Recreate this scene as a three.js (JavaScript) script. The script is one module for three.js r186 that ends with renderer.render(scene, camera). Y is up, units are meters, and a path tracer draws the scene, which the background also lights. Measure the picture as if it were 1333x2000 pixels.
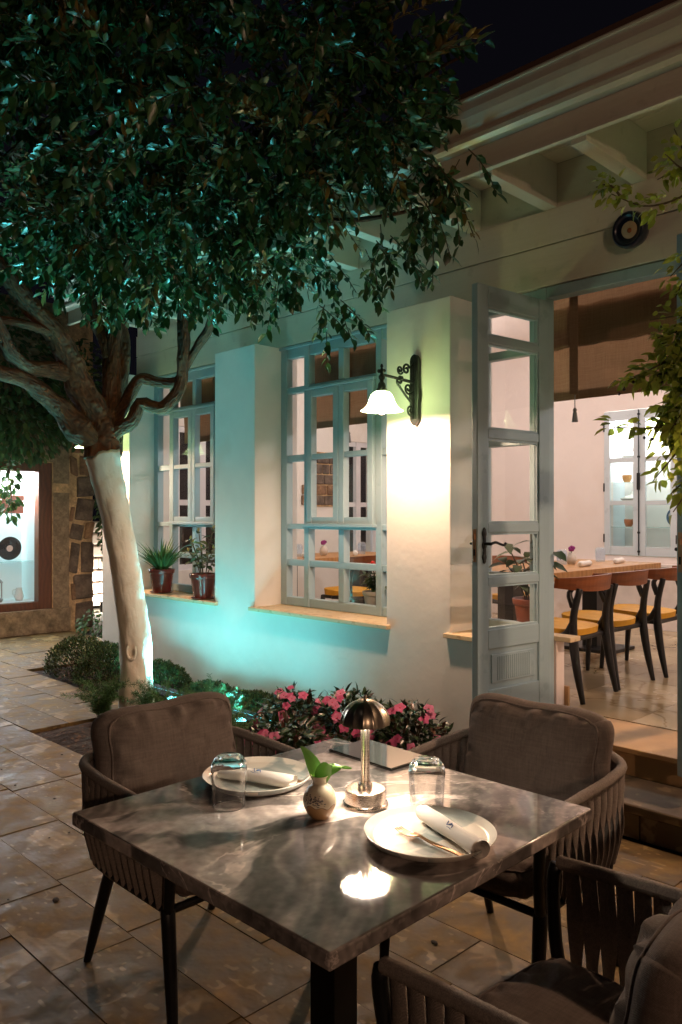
import * as THREE from 'three';
import { RoundedBoxGeometry } from 'three/addons/geometries/RoundedBoxGeometry.js';
import { mergeGeometries } from 'three/addons/utils/BufferGeometryUtils.js';
import { RectAreaLightUniformsLib } from 'three/addons/lights/RectAreaLightUniformsLib.js';

// ---------- camera, sky, moon, exposure ----------
const scene = new THREE.Scene();
const camera = new THREE.PerspectiveCamera(65.48, 1333 / 2000, 0.05, 400);
camera.position.set(0, 1.5, 3.94);
camera.rotation.order = 'YXZ';
camera.rotation.set(0.0032, THREE.MathUtils.degToRad(45.6), 0);
scene.add(camera);
const renderer = new THREE.WebGLRenderer({ antialias: true });
renderer.setSize(682, 1024);
renderer.toneMapping = THREE.LinearToneMapping;
renderer.toneMappingExposure = 1.1;
renderer.shadowMap.enabled = true;
RectAreaLightUniformsLib.init();
{ // night sky: a very dark blue that is a little lighter near the horizon
  const w = 64, h = 32, d = new Float32Array(w * h * 4);
  for (let j = 0; j < h; j++) for (let i = 0; i < w; i++) {
    const el = Math.max(0, j / (h - 1) - 0.5) * 2, k = 4 * (j * w + i), g = 1 - 0.55 * el;
    d[k] = 0.0028 * g; d[k + 1] = 0.0026 * g; d[k + 2] = 0.0042 * g; d[k + 3] = 1;
  }
  const t = new THREE.DataTexture(d, w, h, THREE.RGBAFormat, THREE.FloatType);
  t.mapping = THREE.EquirectangularReflectionMapping; t.minFilter = t.magFilter = THREE.LinearFilter; t.needsUpdate = true;
  scene.background = t; scene.environment = t;
}
const moon = new THREE.DirectionalLight(0xffeedd, 0.008);
moon.position.set(-6, 14, 10); moon.shadow.radius = 6; moon.castShadow = true;
Object.assign(moon.shadow.camera, { left: -14, right: 14, top: 14, bottom: -14, far: 60 });
scene.add(moon);
// strengths of the lamps (used by the builders of the lamps themselves)
const LAMP = { wall: 7.8, uplight: [1.5, 1.4, 1.3], beam: [25, 16, 20], wash: 8, table: 0.4, room: 2.9, showcase: 70, lantern: 22 };
const COL = { warm: [1, 0.61, 0.40], led: [1, 0.83, 0.66], teal: [0.12, 0.78, 0.86], room: [1, 0.9, 0.87], cool: [0.9, 0.95, 1] };
const rgb = a => new THREE.Color().setRGB(a[0], a[1], a[2]);

// ---------- helpers ----------
function rng(s) { return () => { s |= 0; s = s + 0x6D2B79F5 | 0; let t = Math.imul(s ^ s >>> 15, 1 | s); t = t + Math.imul(t ^ t >>> 7, 61 | t) ^ t; return ((t ^ t >>> 14) >>> 0) / 4294967296; }; }
const V = (x, y, z) => new THREE.Vector3(x, y, z);
const clamp = (x, a = 0, b = 1) => Math.min(b, Math.max(a, x));
const smooth = (a, b, x) => { x = clamp((x - a) / (b - a)); return x * x * (3 - 2 * x); };
const mix = (a, b, t) => a + (b - a) * t;
const mix3 = (a, b, t) => [mix(a[0], b[0], t), mix(a[1], b[1], t), mix(a[2], b[2], t)];
const CA = Math.cos(THREE.MathUtils.degToRad(45.6)), SA = Math.sin(THREE.MathUtils.degToRad(45.6));
// a point of the place from a sight line of the survey and its distance in metres
function at(px, py, dep) { const u = (px - 666.5) / 1555, v = (1005 - py) / 1555; return V((CA * u - SA) * dep, 1.5 + v * dep, 3.94 - (SA * u + CA) * dep); }
// tileable noise
function hash(x, y, s) { let h = Math.imul(x, 374761393) ^ Math.imul(y, 668265263) ^ Math.imul(s, 974634777); h = Math.imul(h ^ h >>> 13, 1274126177); return ((h ^ h >>> 16) >>> 0) / 4294967296; }
function vn(x, y, p, s) {
  const xi = Math.floor(x), yi = Math.floor(y), fx = x - xi, fy = y - yi, u = fx * fx * (3 - 2 * fx), v = fy * fy * (3 - 2 * fy), m = a => ((a % p) + p) % p;
  const a = hash(m(xi), m(yi), s), b = hash(m(xi + 1), m(yi), s), c = hash(m(xi), m(yi + 1), s), d = hash(m(xi + 1), m(yi + 1), s);
  return a + (b - a) * u + (c - a) * v + (a - b - c + d) * u * v;
}
function fbm(u, v, f, oct, s) { let r = 0, a = 0.5, n = 0; for (let i = 0; i < oct; i++) { r += a * vn(u * f, v * f, f, s + i); n += a; a *= 0.5; f *= 2; } return r / n; }
function tex(n, size, fn, color = true) { // fn gives 0..255 sRGB (colour) or 0..255 (data); size is metres per tile
  const d = new Uint8Array(n * n * 4);
  for (let j = 0; j < n; j++) for (let i = 0; i < n; i++) { const c = fn(i / n, j / n), k = 4 * (j * n + i); d[k] = clamp(c[0], 0, 255); d[k + 1] = clamp(c[1], 0, 255); d[k + 2] = clamp(c[2], 0, 255); d[k + 3] = 255; }
  const t = new THREE.DataTexture(d, n, n); t.wrapS = t.wrapT = THREE.RepeatWrapping; t.magFilter = THREE.LinearFilter; t.minFilter = THREE.LinearMipmapLinearFilter; t.generateMipmaps = true;
  if (color) t.colorSpace = THREE.SRGBColorSpace; t.repeat.set(1 / size, 1 / size); t.needsUpdate = true; return t;
}
const gray = (n, size, fn) => tex(n, size, (u, v) => { const g = 255 * clamp(fn(u, v)); return [g, g, g]; }, false);
function retile(t, sx, sy = sx) { const c = t.clone(); c.repeat.set(1 / sx, 1 / sy); c.needsUpdate = true; return c; }
// box-projected uv in metres (off shifts the pattern; swap turns it by 90 degrees)
function uvm(g, off = [0, 0], swap = false) {
  g = g.index ? g.toNonIndexed() : g; const p = g.attributes.position, uv = new Float32Array(p.count * 2), a = V(), b = V(), c = V();
  for (let i = 0; i < p.count; i += 3) {
    a.fromBufferAttribute(p, i); b.fromBufferAttribute(p, i + 1); c.fromBufferAttribute(p, i + 2);
    const n = b.clone().sub(a).cross(c.clone().sub(a)), X = Math.abs(n.x), Y = Math.abs(n.y), Z = Math.abs(n.z);
    [a, b, c].forEach((q, k) => { let s, t; if (X >= Y && X >= Z) { s = q.z; t = q.y; } else if (Y >= Z) { s = q.x; t = q.z; } else { s = q.x; t = q.y; } if (swap) [s, t] = [t, s]; uv[2 * (i + k)] = s + off[0]; uv[2 * (i + k) + 1] = t + off[1]; });
  }
  g.setAttribute('uv', new THREE.BufferAttribute(uv, 2)); return g;
}
function bx(x0, x1, y0, y1, z0, z1, off, swap) { const g = new THREE.BoxGeometry(x1 - x0, y1 - y0, z1 - z0); g.translate((x0 + x1) / 2, (y0 + y1) / 2, (z0 + z1) / 2); return uvm(g, off, swap); }
function rb(x0, x1, y0, y1, z0, z1, r = 0.006, off, swap, seg = 2) { const g = new RoundedBoxGeometry(x1 - x0, y1 - y0, z1 - z0, seg, r); g.translate((x0 + x1) / 2, (y0 + y1) / 2, (z0 + z1) / 2); return uvm(g, off, swap); }
function tube(pts, r, seg = 24, rad = 8, closed = false) { return new THREE.TubeGeometry(new THREE.CatmullRomCurve3(pts, closed), seg, r, rad, closed); }
function cyl(r0, r1, a, b, n = 16) { const d = b.clone().sub(a), g = new THREE.CylinderGeometry(r1, r0, d.length(), n); g.translate(0, d.length() / 2, 0); g.applyQuaternion(new THREE.Quaternion().setFromUnitVectors(V(0, 1, 0), d.normalize())); g.translate(a.x, a.y, a.z); return g; }
function lathe(pts, n = 48) { return new THREE.LatheGeometry(pts.map(p => new THREE.Vector2(p[0], p[1])), n); }
function merge(list) { return mergeGeometries(list.map(g => { const h = g.index ? g.toNonIndexed() : g; for (const k of Object.keys(h.attributes)) if (!['position', 'normal', 'uv'].includes(k)) h.deleteAttribute(k); return h; })); }
// a limb whose radius changes along its course, with small swellings
function limb(pts, radii, seg = 40, rad = 14, wob = 0.06, seed = 1, caps = true) {
  const c = new THREE.CatmullRomCurve3(pts), fr = c.computeFrenetFrames(seg, false), pos = [], uv = [], idx = []; const L = c.getLength();
  for (let i = 0; i <= seg; i++) {
    const t = i / seg, p = c.getPointAt(t), f = t * (radii.length - 1), k = Math.min(radii.length - 2, Math.floor(f)), r = mix(radii[k], radii[k + 1], f - k);
    for (let j = 0; j <= rad; j++) { const a = j / rad * Math.PI * 2, w = 1 + wob * (2 * vn(t * L * 5 + 7, j % rad, 512, seed) - 1) + wob * 0.8 * (2 * vn(t * L * 14, 2 * (j % rad), 512, seed + 3) - 1);
      const n = fr.normals[i].clone().multiplyScalar(Math.cos(a)).add(fr.binormals[i].clone().multiplyScalar(Math.sin(a))); p.clone().add(n.multiplyScalar(r * w)).toArray(pos, pos.length); uv.push(j / rad * 2 * Math.PI * 0.1, t * L); }
  }
  for (let i = 0; i < seg; i++) for (let j = 0; j < rad; j++) { const a = i * (rad + 1) + j, b = a + rad + 1; idx.push(a, a + 1, b, b, a + 1, b + 1); }
  if (caps) for (const e of [0, seg]) { const m = pos.length / 3; c.getPointAt(e / seg).toArray(pos, pos.length); uv.push(0, 0); for (let j = 0; j < rad; j++) { const a = e * (rad + 1) + j; e ? idx.push(m, a, a + 1) : idx.push(m, a + 1, a); } }
  const g = new THREE.BufferGeometry(); g.setAttribute('position', new THREE.Float32BufferAttribute(pos, 3)); g.setAttribute('uv', new THREE.Float32BufferAttribute(uv, 2)); g.setIndex(idx); g.computeVertexNormals(); return g;
}
const used = {};
function numbered(n) { const k = used[n] = (used[n] ?? -1) + 1; return k ? `${n}_${String(k).padStart(3, '0')}` : n; }
function shadows(m) { m.castShadow = m.receiveShadow = true; return m; }
function part(parent, name, geo, mat, extra) { const m = shadows(new THREE.Mesh(geo, mat)); m.name = name; if (extra) Object.assign(m.userData, extra); parent.add(m); return m; }
function sub(parent, name, extra) { const g = new THREE.Group(); g.name = name; if (extra) Object.assign(g.userData, extra); parent.add(g); return g; }
function thing(name, label, category, pos = [0, 0, 0], turn = 0, group) { const o = new THREE.Group(); o.name = numbered(name); o.position.set(...pos); o.rotation.y = turn; o.userData = { label, category }; if (group) o.userData.group = group; scene.add(o); return o; }
function solo(name, label, category, geo, mat, pos, group, turn = 0) { const m = shadows(new THREE.Mesh(geo, mat)); m.name = numbered(name); if (pos) m.position.set(...pos); m.rotation.y = turn; m.userData = { label, category }; if (group) m.userData.group = group; scene.add(m); return m; }
function struct(name, geo, mat) { const m = geo ? shadows(new THREE.Mesh(geo, mat)) : new THREE.Group(); m.name = numbered(name); m.userData = { kind: 'structure' }; scene.add(m); return m; }
function copy(o, label, pos, turn, group) { const c = o.clone(); c.name = numbered(o.name.replace(/_\d+$/, '')); c.position.set(...pos); c.rotation.y = turn; c.userData = { ...o.userData, label }; if (group) c.userData.group = group; scene.add(c); return c; }
const std = (color, roughness = 0.7, extra = {}) => new THREE.MeshStandardMaterial({ color: Array.isArray(color) ? rgb(color) : color, roughness, ...extra });
const phys = (color, roughness = 0.5, extra = {}) => new THREE.MeshPhysicalMaterial({ color: Array.isArray(color) ? rgb(color) : color, roughness, ...extra });
const glow = (color, k) => std([0.8, 0.8, 0.8], 0.5, { emissive: rgb(color), emissiveIntensity: k });
function pointLight(parent, c, I, x, y, z, r = 2) { const l = new THREE.PointLight(rgb(c), I, 0, 2); l.position.set(x, y, z); l.castShadow = true; l.shadow.radius = r; parent.add(l); return l; }

// ---------- materials ----------
const tPlaster = gray(512, 1.6, (u, v) => 0.5 * fbm(u, v, 4, 4, 5) + 0.28 * fbm(u, v, 40, 3, 9) + 0.22 * smooth(0.55, 0.75, fbm(u, v, 9, 4, 77)));
const plasterCol = (c, k = 9, s = 3) => tex(256, 2.3, (u, v) => { const n = fbm(u, v, 3, 5, s) - 0.5, m = fbm(u, v, 24, 3, s + 8) - 0.5, w = smooth(0.6, 0.78, fbm(u, v, 6, 4, s + 31)); return c.map((q, i) => q + k * 2 * n + k * m - k * w * (0.6 + 0.35 * i)); });
const M = {};
M.plaster = std(0xffffff, 0.86, { map: plasterCol([233, 229, 221], 6), bumpMap: tPlaster, bumpScale: 0.0035 });
M.roomPlaster = std(0xffffff, 0.9, { map: plasterCol([238, 224, 216], 3, 13), bumpMap: tPlaster, bumpScale: 0.002 });
const tPaintGrain = gray(256, 0.5, (u, v) => 0.6 * fbm(u * 1, v * 1, 2, 2, 4) + 0.4 * vn(u * 4, v * 96, 96, 8));
const paintCol = (c, s, k = 6) => tex(256, 1.1, (u, v) => { const n = fbm(u, v, 3, 4, s) - 0.5, g = vn(u * 3, v * 120, 120, s + 2) - 0.5, w = smooth(0.66, 0.8, fbm(u, v, 14, 4, s + 5)); return c.map(q => q + k * n * 2 + k * 0.7 * g - 10 * w); });
M.beam = std(0xffffff, 0.55, { map: paintCol([205, 198, 183], 21), bumpMap: tPaintGrain, bumpScale: 0.0008 });
M.joinery = std(0xffffff, 0.42, { map: paintCol([158, 183, 191], 33, 5), bumpMap: tPaintGrain, bumpScale: 0.0006 });
M.cabinet = std(0xffffff, 0.45, { map: paintCol([206, 214, 218], 35, 4) });
M.whiteFrame = std([0.74, 0.74, 0.76], 0.45);
M.gutter = std(0xffffff, 0.34, { map: paintCol([196, 186, 170], 44, 12), metalness: 0.1 });
M.roof = std([0.09, 0.05, 0.035], 0.85);
M.glass = phys(0xffffff, 0.015, { transmission: 1, thickness: 0, ior: 1.5 });
M.darkMetal = std([0.012, 0.013, 0.014], 0.42, { metalness: 0.4 });
M.brass = std([0.72, 0.42, 0.25], 0.32, { metalness: 0.9 });
M.iron = std([0.015, 0.018, 0.017], 0.5, { metalness: 0.5, bumpMap: gray(128, 0.08, (u, v) => fbm(u, v, 6, 3, 2)), bumpScale: 0.0015 });
M.sill = std(0xffffff, 0.5, { map: tex(256, 0.9, (u, v) => { const n = fbm(u, v, 3, 5, 61), s = smooth(0.62, 0.7, fbm(u, v, 20, 3, 66)); return [206 + 26 * n - 22 * s, 180 + 28 * n - 26 * s, 140 + 28 * n - 26 * s]; }), bumpMap: tPlaster, bumpScale: 0.001 });
// paving: brown-grey slate with paler veins and a few worn cream patches
const pave = (u, v) => {
  const wx = fbm(u, v, 4, 3, 101) - 0.5, wy = fbm(u, v, 4, 3, 131) - 0.5, a = fbm(u, v, 3, 3, 151), fine = fbm(u, v, 48, 3, 155), cleft = fbm(u + 0.03 * wx, v, 16, 5, 161), st = vn((u + 0.04 * wx) * 18, (v + 0.05 * wy) * 150, 150, 181), st2 = vn((u + 0.05 * wy) * 9, (v + 0.06 * wx) * 61, 61, 187);
  const vein = smooth(0.014, 0.0, Math.abs(fbm(u + 0.1 * wy, v * 1 + 0.1 * wx, 5, 5, 191) - 0.5)) * smooth(0.5, 0.66, fbm(u, v, 7, 3, 201)), patch = smooth(0.7, 0.73, fbm(u + 0.12 * wx, v + 0.12 * wy, 7, 4, 211)) * (0.5 + 0.5 * st), chip = smooth(0.8, 0.86, vn(u * 70 + 3 * wx, v * 120, 120, 221)) * smooth(0.45, 0.65, fbm(u, v, 6, 3, 231));
  return { a, h: 0.6 * cleft + 0.34 * fine + 0.06 * st, t: 0.75 * (cleft - 0.5) + 0.55 * (fine - 0.5) + 0.07 * (st - 0.5) + 0.06 * (st2 - 0.5) + 0.35 * (a - 0.5), l: clamp(0.5 * vein + 0.75 * patch + 0.6 * chip) };
};
const paveMap = tex(1024, 2.2, (u, v) => { const q = pave(u, v), k = 0.82 + 0.75 * q.t; return mix3([126 * k, 102 * k, 56 * k], [184, 160, 116], 0.75 * q.l); }), paveRough = gray(512, 2.2, (u, v) => { const q = pave(u, v); return clamp(0.6 + 0.5 * q.t + 0.1 * q.a - 0.15 * q.l); }), paveBump = gray(1024, 2.2, (u, v) => { const q = pave(u, v); return q.h + 0.08 * q.l; });
const paves = [0xf4f2ee, 0xe6e2da, 0xdcd8d2, 0xf0e8da].map(c => std(c, 1, { map: paveMap, roughnessMap: paveRough, bumpMap: paveBump, bumpScale: 0.009 }));
M.joint = std(0xffffff, 0.95, { map: tex(256, 1, (u, v) => { const n = 44 + 40 * fbm(u, v, 8, 4, 301); return [n * 1.05, n, n * 0.86]; }) });
M.soil = std(0xffffff, 0.95, { map: tex(256, 0.7, (u, v) => { const n = fbm(u, v, 10, 5, 311), s = smooth(0.62, 0.7, fbm(u, v, 30, 3, 315)); return [48 * n + 26 + 40 * s, 34 * n + 17 + 26 * s, 25 * n + 12 + 14 * s]; }), bumpMap: gray(256, 0.5, (u, v) => fbm(u, v, 12, 4, 312)), bumpScale: 0.02 });
// steps: worn reddish-brown and honey stone
M.stepStone = std(0xffffff, 0.75, { map: tex(512, 1.3, (u, v) => { const n = fbm(u, v, 4, 6, 321), m = smooth(0.5, 0.72, fbm(u, v, 7, 5, 325)), p = smooth(0.6, 0.7, fbm(u, v, 18, 4, 329)); return mix3(mix3([80 * n + 56, 68 * n + 48, 54 * n + 38], [128, 112, 86], m * 0.6), [158, 138, 108], 0.5 * p); }), bumpMap: gray(256, 1.3, (u, v) => fbm(u, v, 12, 5, 331)), bumpScale: 0.008 });
M.honey = std(0xffffff, 0.6, { map: tex(256, 0.9, (u, v) => { const n = fbm(u, v, 4, 5, 341), m = fbm(u, v, 16, 4, 345); return [138 + 50 * n + 12 * m, 108 + 44 * n + 10 * m, 74 + 36 * n]; }), bumpMap: tPlaster, bumpScale: 0.002 });
const trav = (u, v) => { const w = fbm(u, v, 3, 4, 351); return [fbm(u + 0.2 * w, v + 0.2 * w, 4, 6, 355), smooth(0.03, 0, Math.abs(fbm(u + 0.3 * w, v, 4, 5, 361) - 0.5))]; };
M.roomFloor = std(0xffffff, 0.12, { map: tex(512, 1.9, (u, v) => { const [n, k] = trav(u, v); return [150 + 70 * n - 30 * k, 130 + 66 * n - 34 * k, 98 + 60 * n - 36 * k]; }), roughnessMap: gray(256, 1.9, (u, v) => 0.12 + 0.3 * trav(u, v)[0] * fbm(u, v, 20, 3, 371)), bumpMap: gray(256, 1.9, (u, v) => trav(u, v)[0]), bumpScale: 0.0006 });
M.roomFloor.roughness = 1;
// marble of the table top
const marble = (u, v) => {
  const wx = fbm(u, v, 2, 4, 401) - 0.5, wy = fbm(u, v, 2, 4, 411) - 0.5, U = u + 0.35 * wx, W = v + 0.35 * wy;
  const drift = fbm(U * 1, W * 1 + U, 3, 6, 421), s1 = vn((U + W) * 5, (W - U) * 22, 22, 433) * 0.6 + vn((U + W) * 11, (W - U) * 53, 53, 437) * 0.4, cloud = fbm(u + 0.5 * wy, v + 0.6 * wx, 4, 6, 441);
  const patch = smooth(0.56, 0.62, fbm(U + 0.25 * wy, W + U + 0.25 * wx, 5, 6, 447)) * (0.55 + 0.45 * s1), band = smooth(0.36, 0.68, 0.5 * drift + 0.5 * s1), grit = fbm(u, v, 60, 3, 461), flake = smooth(0.66, 0.78, vn(u * 110, v * 110, 110, 465)) * smooth(0.5, 0.7, cloud), hair = smooth(0.008, 0, Math.abs(cloud - 0.52)) * 0.35;
  const q1 = fbm(U + 0.12 * wy, W + 0.5 * U, 5, 7, 473), q2 = fbm(U * 1 + 0.4 * W, W, 9, 6, 479), vein = smooth(0.016, 0.002, Math.abs(q1 - 0.5)) * smooth(0.35, 0.6, cloud), vein2 = smooth(0.01, 0.001, Math.abs(q2 - 0.5)) * smooth(0.45, 0.62, drift) * 0.6;
  return mix3(mix3([96, 91, 88], [150, 141, 135], band), [222, 208, 199], clamp(0.8 * patch + 0.2 * flake + 0.8 * vein + vein2)).map(c => c * (0.84 + 0.32 * grit));
};
M.marble = phys(0xffffff, 0.05, { map: tex(1024, 1.15, marble), specularIntensity: 1 });
// fabrics
const weave = (f) => (u, v) => { const a = Math.sin(u * f * Math.PI * 2), b = Math.sin(v * f * Math.PI * 2); return 0.5 + 0.25 * (a * b > 0 ? Math.abs(a) : -Math.abs(b)) + 0.3 * (vn(u * f, v * f, f, 6) - 0.5); };
M.cushion = std(0xffffff, 0.95, { map: tex(256, 0.35, (u, v) => { const n = fbm(u, v, 5, 4, 501) - 0.5, w = weave(64)(u, v) - 0.5, l = vn(u * 128, v * 8, 128, 505) + vn(u * 8, v * 128, 128, 507) - 1; return [102 + 14 * n + 22 * w + 11 * l, 90 + 13 * n + 20 * w + 11 * l, 82 + 12 * n + 19 * w + 10 * l]; }), bumpMap: gray(256, 0.12, weave(48)), bumpScale: 0.0008 });
M.rope = std(0xffffff, 0.85, { map: tex(128, 0.05, (u, v) => { const r = 0.5 + 0.5 * Math.sin(v * 20 * Math.PI * 2), n = vn(u * 32, v * 32, 32, 515); const k = 0.62 + 0.3 * r + 0.25 * n; return [142 * k, 130 * k, 120 * k]; }), bumpMap: gray(128, 0.05, (u, v) => 0.5 + 0.5 * Math.sin(v * 20 * Math.PI * 2) * (0.8 + 0.2 * vn(u * 16, v * 40, 40, 3))), bumpScale: 0.0014 });
M.linen = phys([0.82, 0.78, 0.72], 0.9, { sheen: 0.4, bumpMap: gray(128, 0.04, weave(24)), bumpScale: 0.0004 });
M.blind = phys(0xffffff, 1, { map: tex(256, 0.5, (u, v) => { const w = weave(96)(u, v) - 0.5, n = vn(u * 160, v * 6, 160, 521) + vn(u * 6, v * 160, 160, 523) - 1; return [150 + 20 * w + 13 * n, 119 + 18 * w + 12 * n, 90 + 16 * w + 11 * n]; }), transmission: 0.36, thickness: 0 });
// woods
const woodTex = (c, c2, s, size = 0.9) => tex(256, size, (u, v) => { const w = fbm(u, v, 3, 4, s), r = 0.5 + 0.5 * Math.sin((v * 14 + 2.4 * w + 0.6 * fbm(u, v, 6, 3, s + 3)) * Math.PI * 2), g = vn(u * 8, v * 128, 128, s + 5); return mix3(c, c2, clamp(0.35 * r + 0.4 * g + 0.3 * w - 0.1)); });
M.oak = std(0xffffff, 0.45, { map: woodTex([198, 150, 92], [158, 108, 58], 541), bumpMap: tPaintGrain, bumpScale: 0.0006 });
M.teak = std(0xffffff, 0.4, { map: woodTex([150, 84, 40], [104, 54, 26], 551) });
M.frameWood = std(0xffffff, 0.45, { map: woodTex([112, 66, 36], [78, 44, 24], 561) });
M.ebony = std([0.012, 0.011, 0.011], 0.38);
M.yellow = std(0xffffff, 0.6, { map: tex(128, 0.3, (u, v) => { const n = fbm(u, v, 8, 4, 571); return [206 + 22 * n, 146 + 22 * n, 28 + 20 * n]; }), bumpMap: tPlaster, bumpScale: 0.001 });
// bark, whitewash, rubble stone
const barkH = (u, v) => 0.6 * fbm(u, v, 8, 5, 581) + 0.4 * Math.abs(2 * vn(u * 24, v * 10, 24, 585) - 1);
M.bark = std(0xffffff, 0.9, { map: tex(256, 0.45, (u, v) => { const h = barkH(u, v), m = smooth(0.6, 0.72, fbm(u, v, 6, 4, 591)); return mix3([58 + 92 * h, 32 + 54 * h, 17 + 30 * h], [120, 108, 90], 0.3 * m); }), bumpMap: gray(256, 0.45, barkH), bumpScale: 0.022 });
M.whitewash = std(0xffffff, 0.85, { map: tex(256, 0.8, (u, v) => { const n = fbm(u, v, 4, 5, 601), s = smooth(0.66, 0.76, fbm(u, v, 14, 4, 605)); return [236 + 14 * n - 7 * s, 226 + 14 * n - 9 * s, 208 + 16 * n - 12 * s]; }), bumpMap: gray(256, 0.5, (u, v) => 0.65 * fbm(u, v, 5, 5, 611) + 0.35 * barkH(u, v)), bumpScale: 0.009 });
const rubble = (c, s) => std(0xffffff, 0.9, { map: tex(128, 0.5, (u, v) => { const n = fbm(u, v, 5, 5, s), m = fbm(u, v, 26, 3, s + 7); return c.map(q => q * (0.55 + 0.6 * n + 0.3 * m)); }), bumpMap: gray(128, 0.5, (u, v) => fbm(u, v, 10, 5, s + 3)), bumpScale: 0.015 });
M.rubbleA = rubble([112, 98, 86], 621); M.rubbleB = rubble([140, 110, 84], 641); M.mortar = rubble([196, 164, 124], 661); M.ashlar = rubble([138, 122, 100], 681);
M.whiteStone = std(0xffffff, 0.9, { map: plasterCol([224, 210, 200], 16, 83), bumpMap: gray(256, 0.9, (u, v) => fbm(u, v, 7, 5, 87)), bumpScale: 0.012 });
M.terracotta = phys([0.17, 0.025, 0.018], 0.25, { clearcoat: 0.7, clearcoatRoughness: 0.15 });
M.clay = std([0.2, 0.05, 0.026], 0.5);
M.greyPot = std([0.33, 0.32, 0.28], 0.7);

// ---------- ground ----------
const R0 = rng(11);
struct('ground', (() => { const g = new THREE.PlaneGeometry(160, 160); g.rotateX(-Math.PI / 2); g.translate(0, -0.045, 0); return uvm(g); })(), M.joint);
{ // courtyard paving: slabs laid in courses along the house, each slab a piece of its own
  const pv = struct('courtyard_paving');
  const rows = [-0.75, -0.46, -0.17, 0.13, 0.43, 0.73, 1.03, 1.33, 1.62, 1.9, 2.19, 2.485, 2.79, 3.09, 3.4, 3.7];
  const free = z => z < 0.72 ? [[-9.83, -7.62]].concat(z > 0.4 ? [[-2.6, -0.6]] : []) : z < 1.6 ? [[-9.83, -5.46], [-2.62, -0.2]] : [[-9.83, 0.1]];
  for (let r = 0; r < rows.length - 1; r++) {
    const z0 = rows[r], z1 = rows[r + 1];
    for (const [a, b] of free(z0)) {
      let x = a; const first = 0.45 + 0.35 * R0(); let k = 0;
      while (x < b - 0.02) {
        let w = k++ ? 0.55 + 0.35 * R0() : first; if (b - (x + w) < 0.25) w = b - x;
        const dy = 0.004 * (R0() - 0.5), j = 0.0014, g = new THREE.BoxGeometry(w - 2 * j, 0.03, z1 - z0 - 2 * j), p = g.attributes.position;
        for (let i = 0; i < p.count; i++) if (p.getY(i) > 0) p.setY(i, p.getY(i) + 0.0016 * Math.sign(p.getX(i)) * (R0() > 0.5 ? 1 : 0.3));
        g.translate(x + w / 2, -0.015 + dy, (z0 + z1) / 2);
        part(pv, 'slab', uvm(g, [R0() * 5, R0() * 5], R0() > 0.85), paves[Math.floor(R0() * 4)]); x += w;
      }
    }
  }
}
{ // planting bed: soil with an uneven surface
  const mk = (x0, x1, z0, z1) => { const g = new THREE.PlaneGeometry(x1 - x0, z1 - z0, Math.ceil((x1 - x0) * 14), Math.ceil((z1 - z0) * 14)); g.rotateX(-Math.PI / 2); g.translate((x0 + x1) / 2, 0, (z0 + z1) / 2); const p = g.attributes.position; for (let i = 0; i < p.count; i++) { const x = p.getX(i), z = p.getZ(i), e = Math.min(x - x0, x1 - x, z1 - z); p.setY(i, -0.03 + 0.05 * smooth(0, 0.2, e) * (0.3 + vn(x * 7 + 90, z * 7 + 90, 4096, 3)) + 0.012 * vn(x * 30 + 300, z * 30 + 90, 4096, 4)); } g.computeVertexNormals(); return uvm(g); };
  const bed = struct('planting_bed'); part(bed, 'soil', mk(-7.6, -5.46, 0.0, 0.725), M.soil); part(bed, 'soil', mk(-5.46, -2.63, 0.0, 1.615), M.soil);
}
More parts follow.
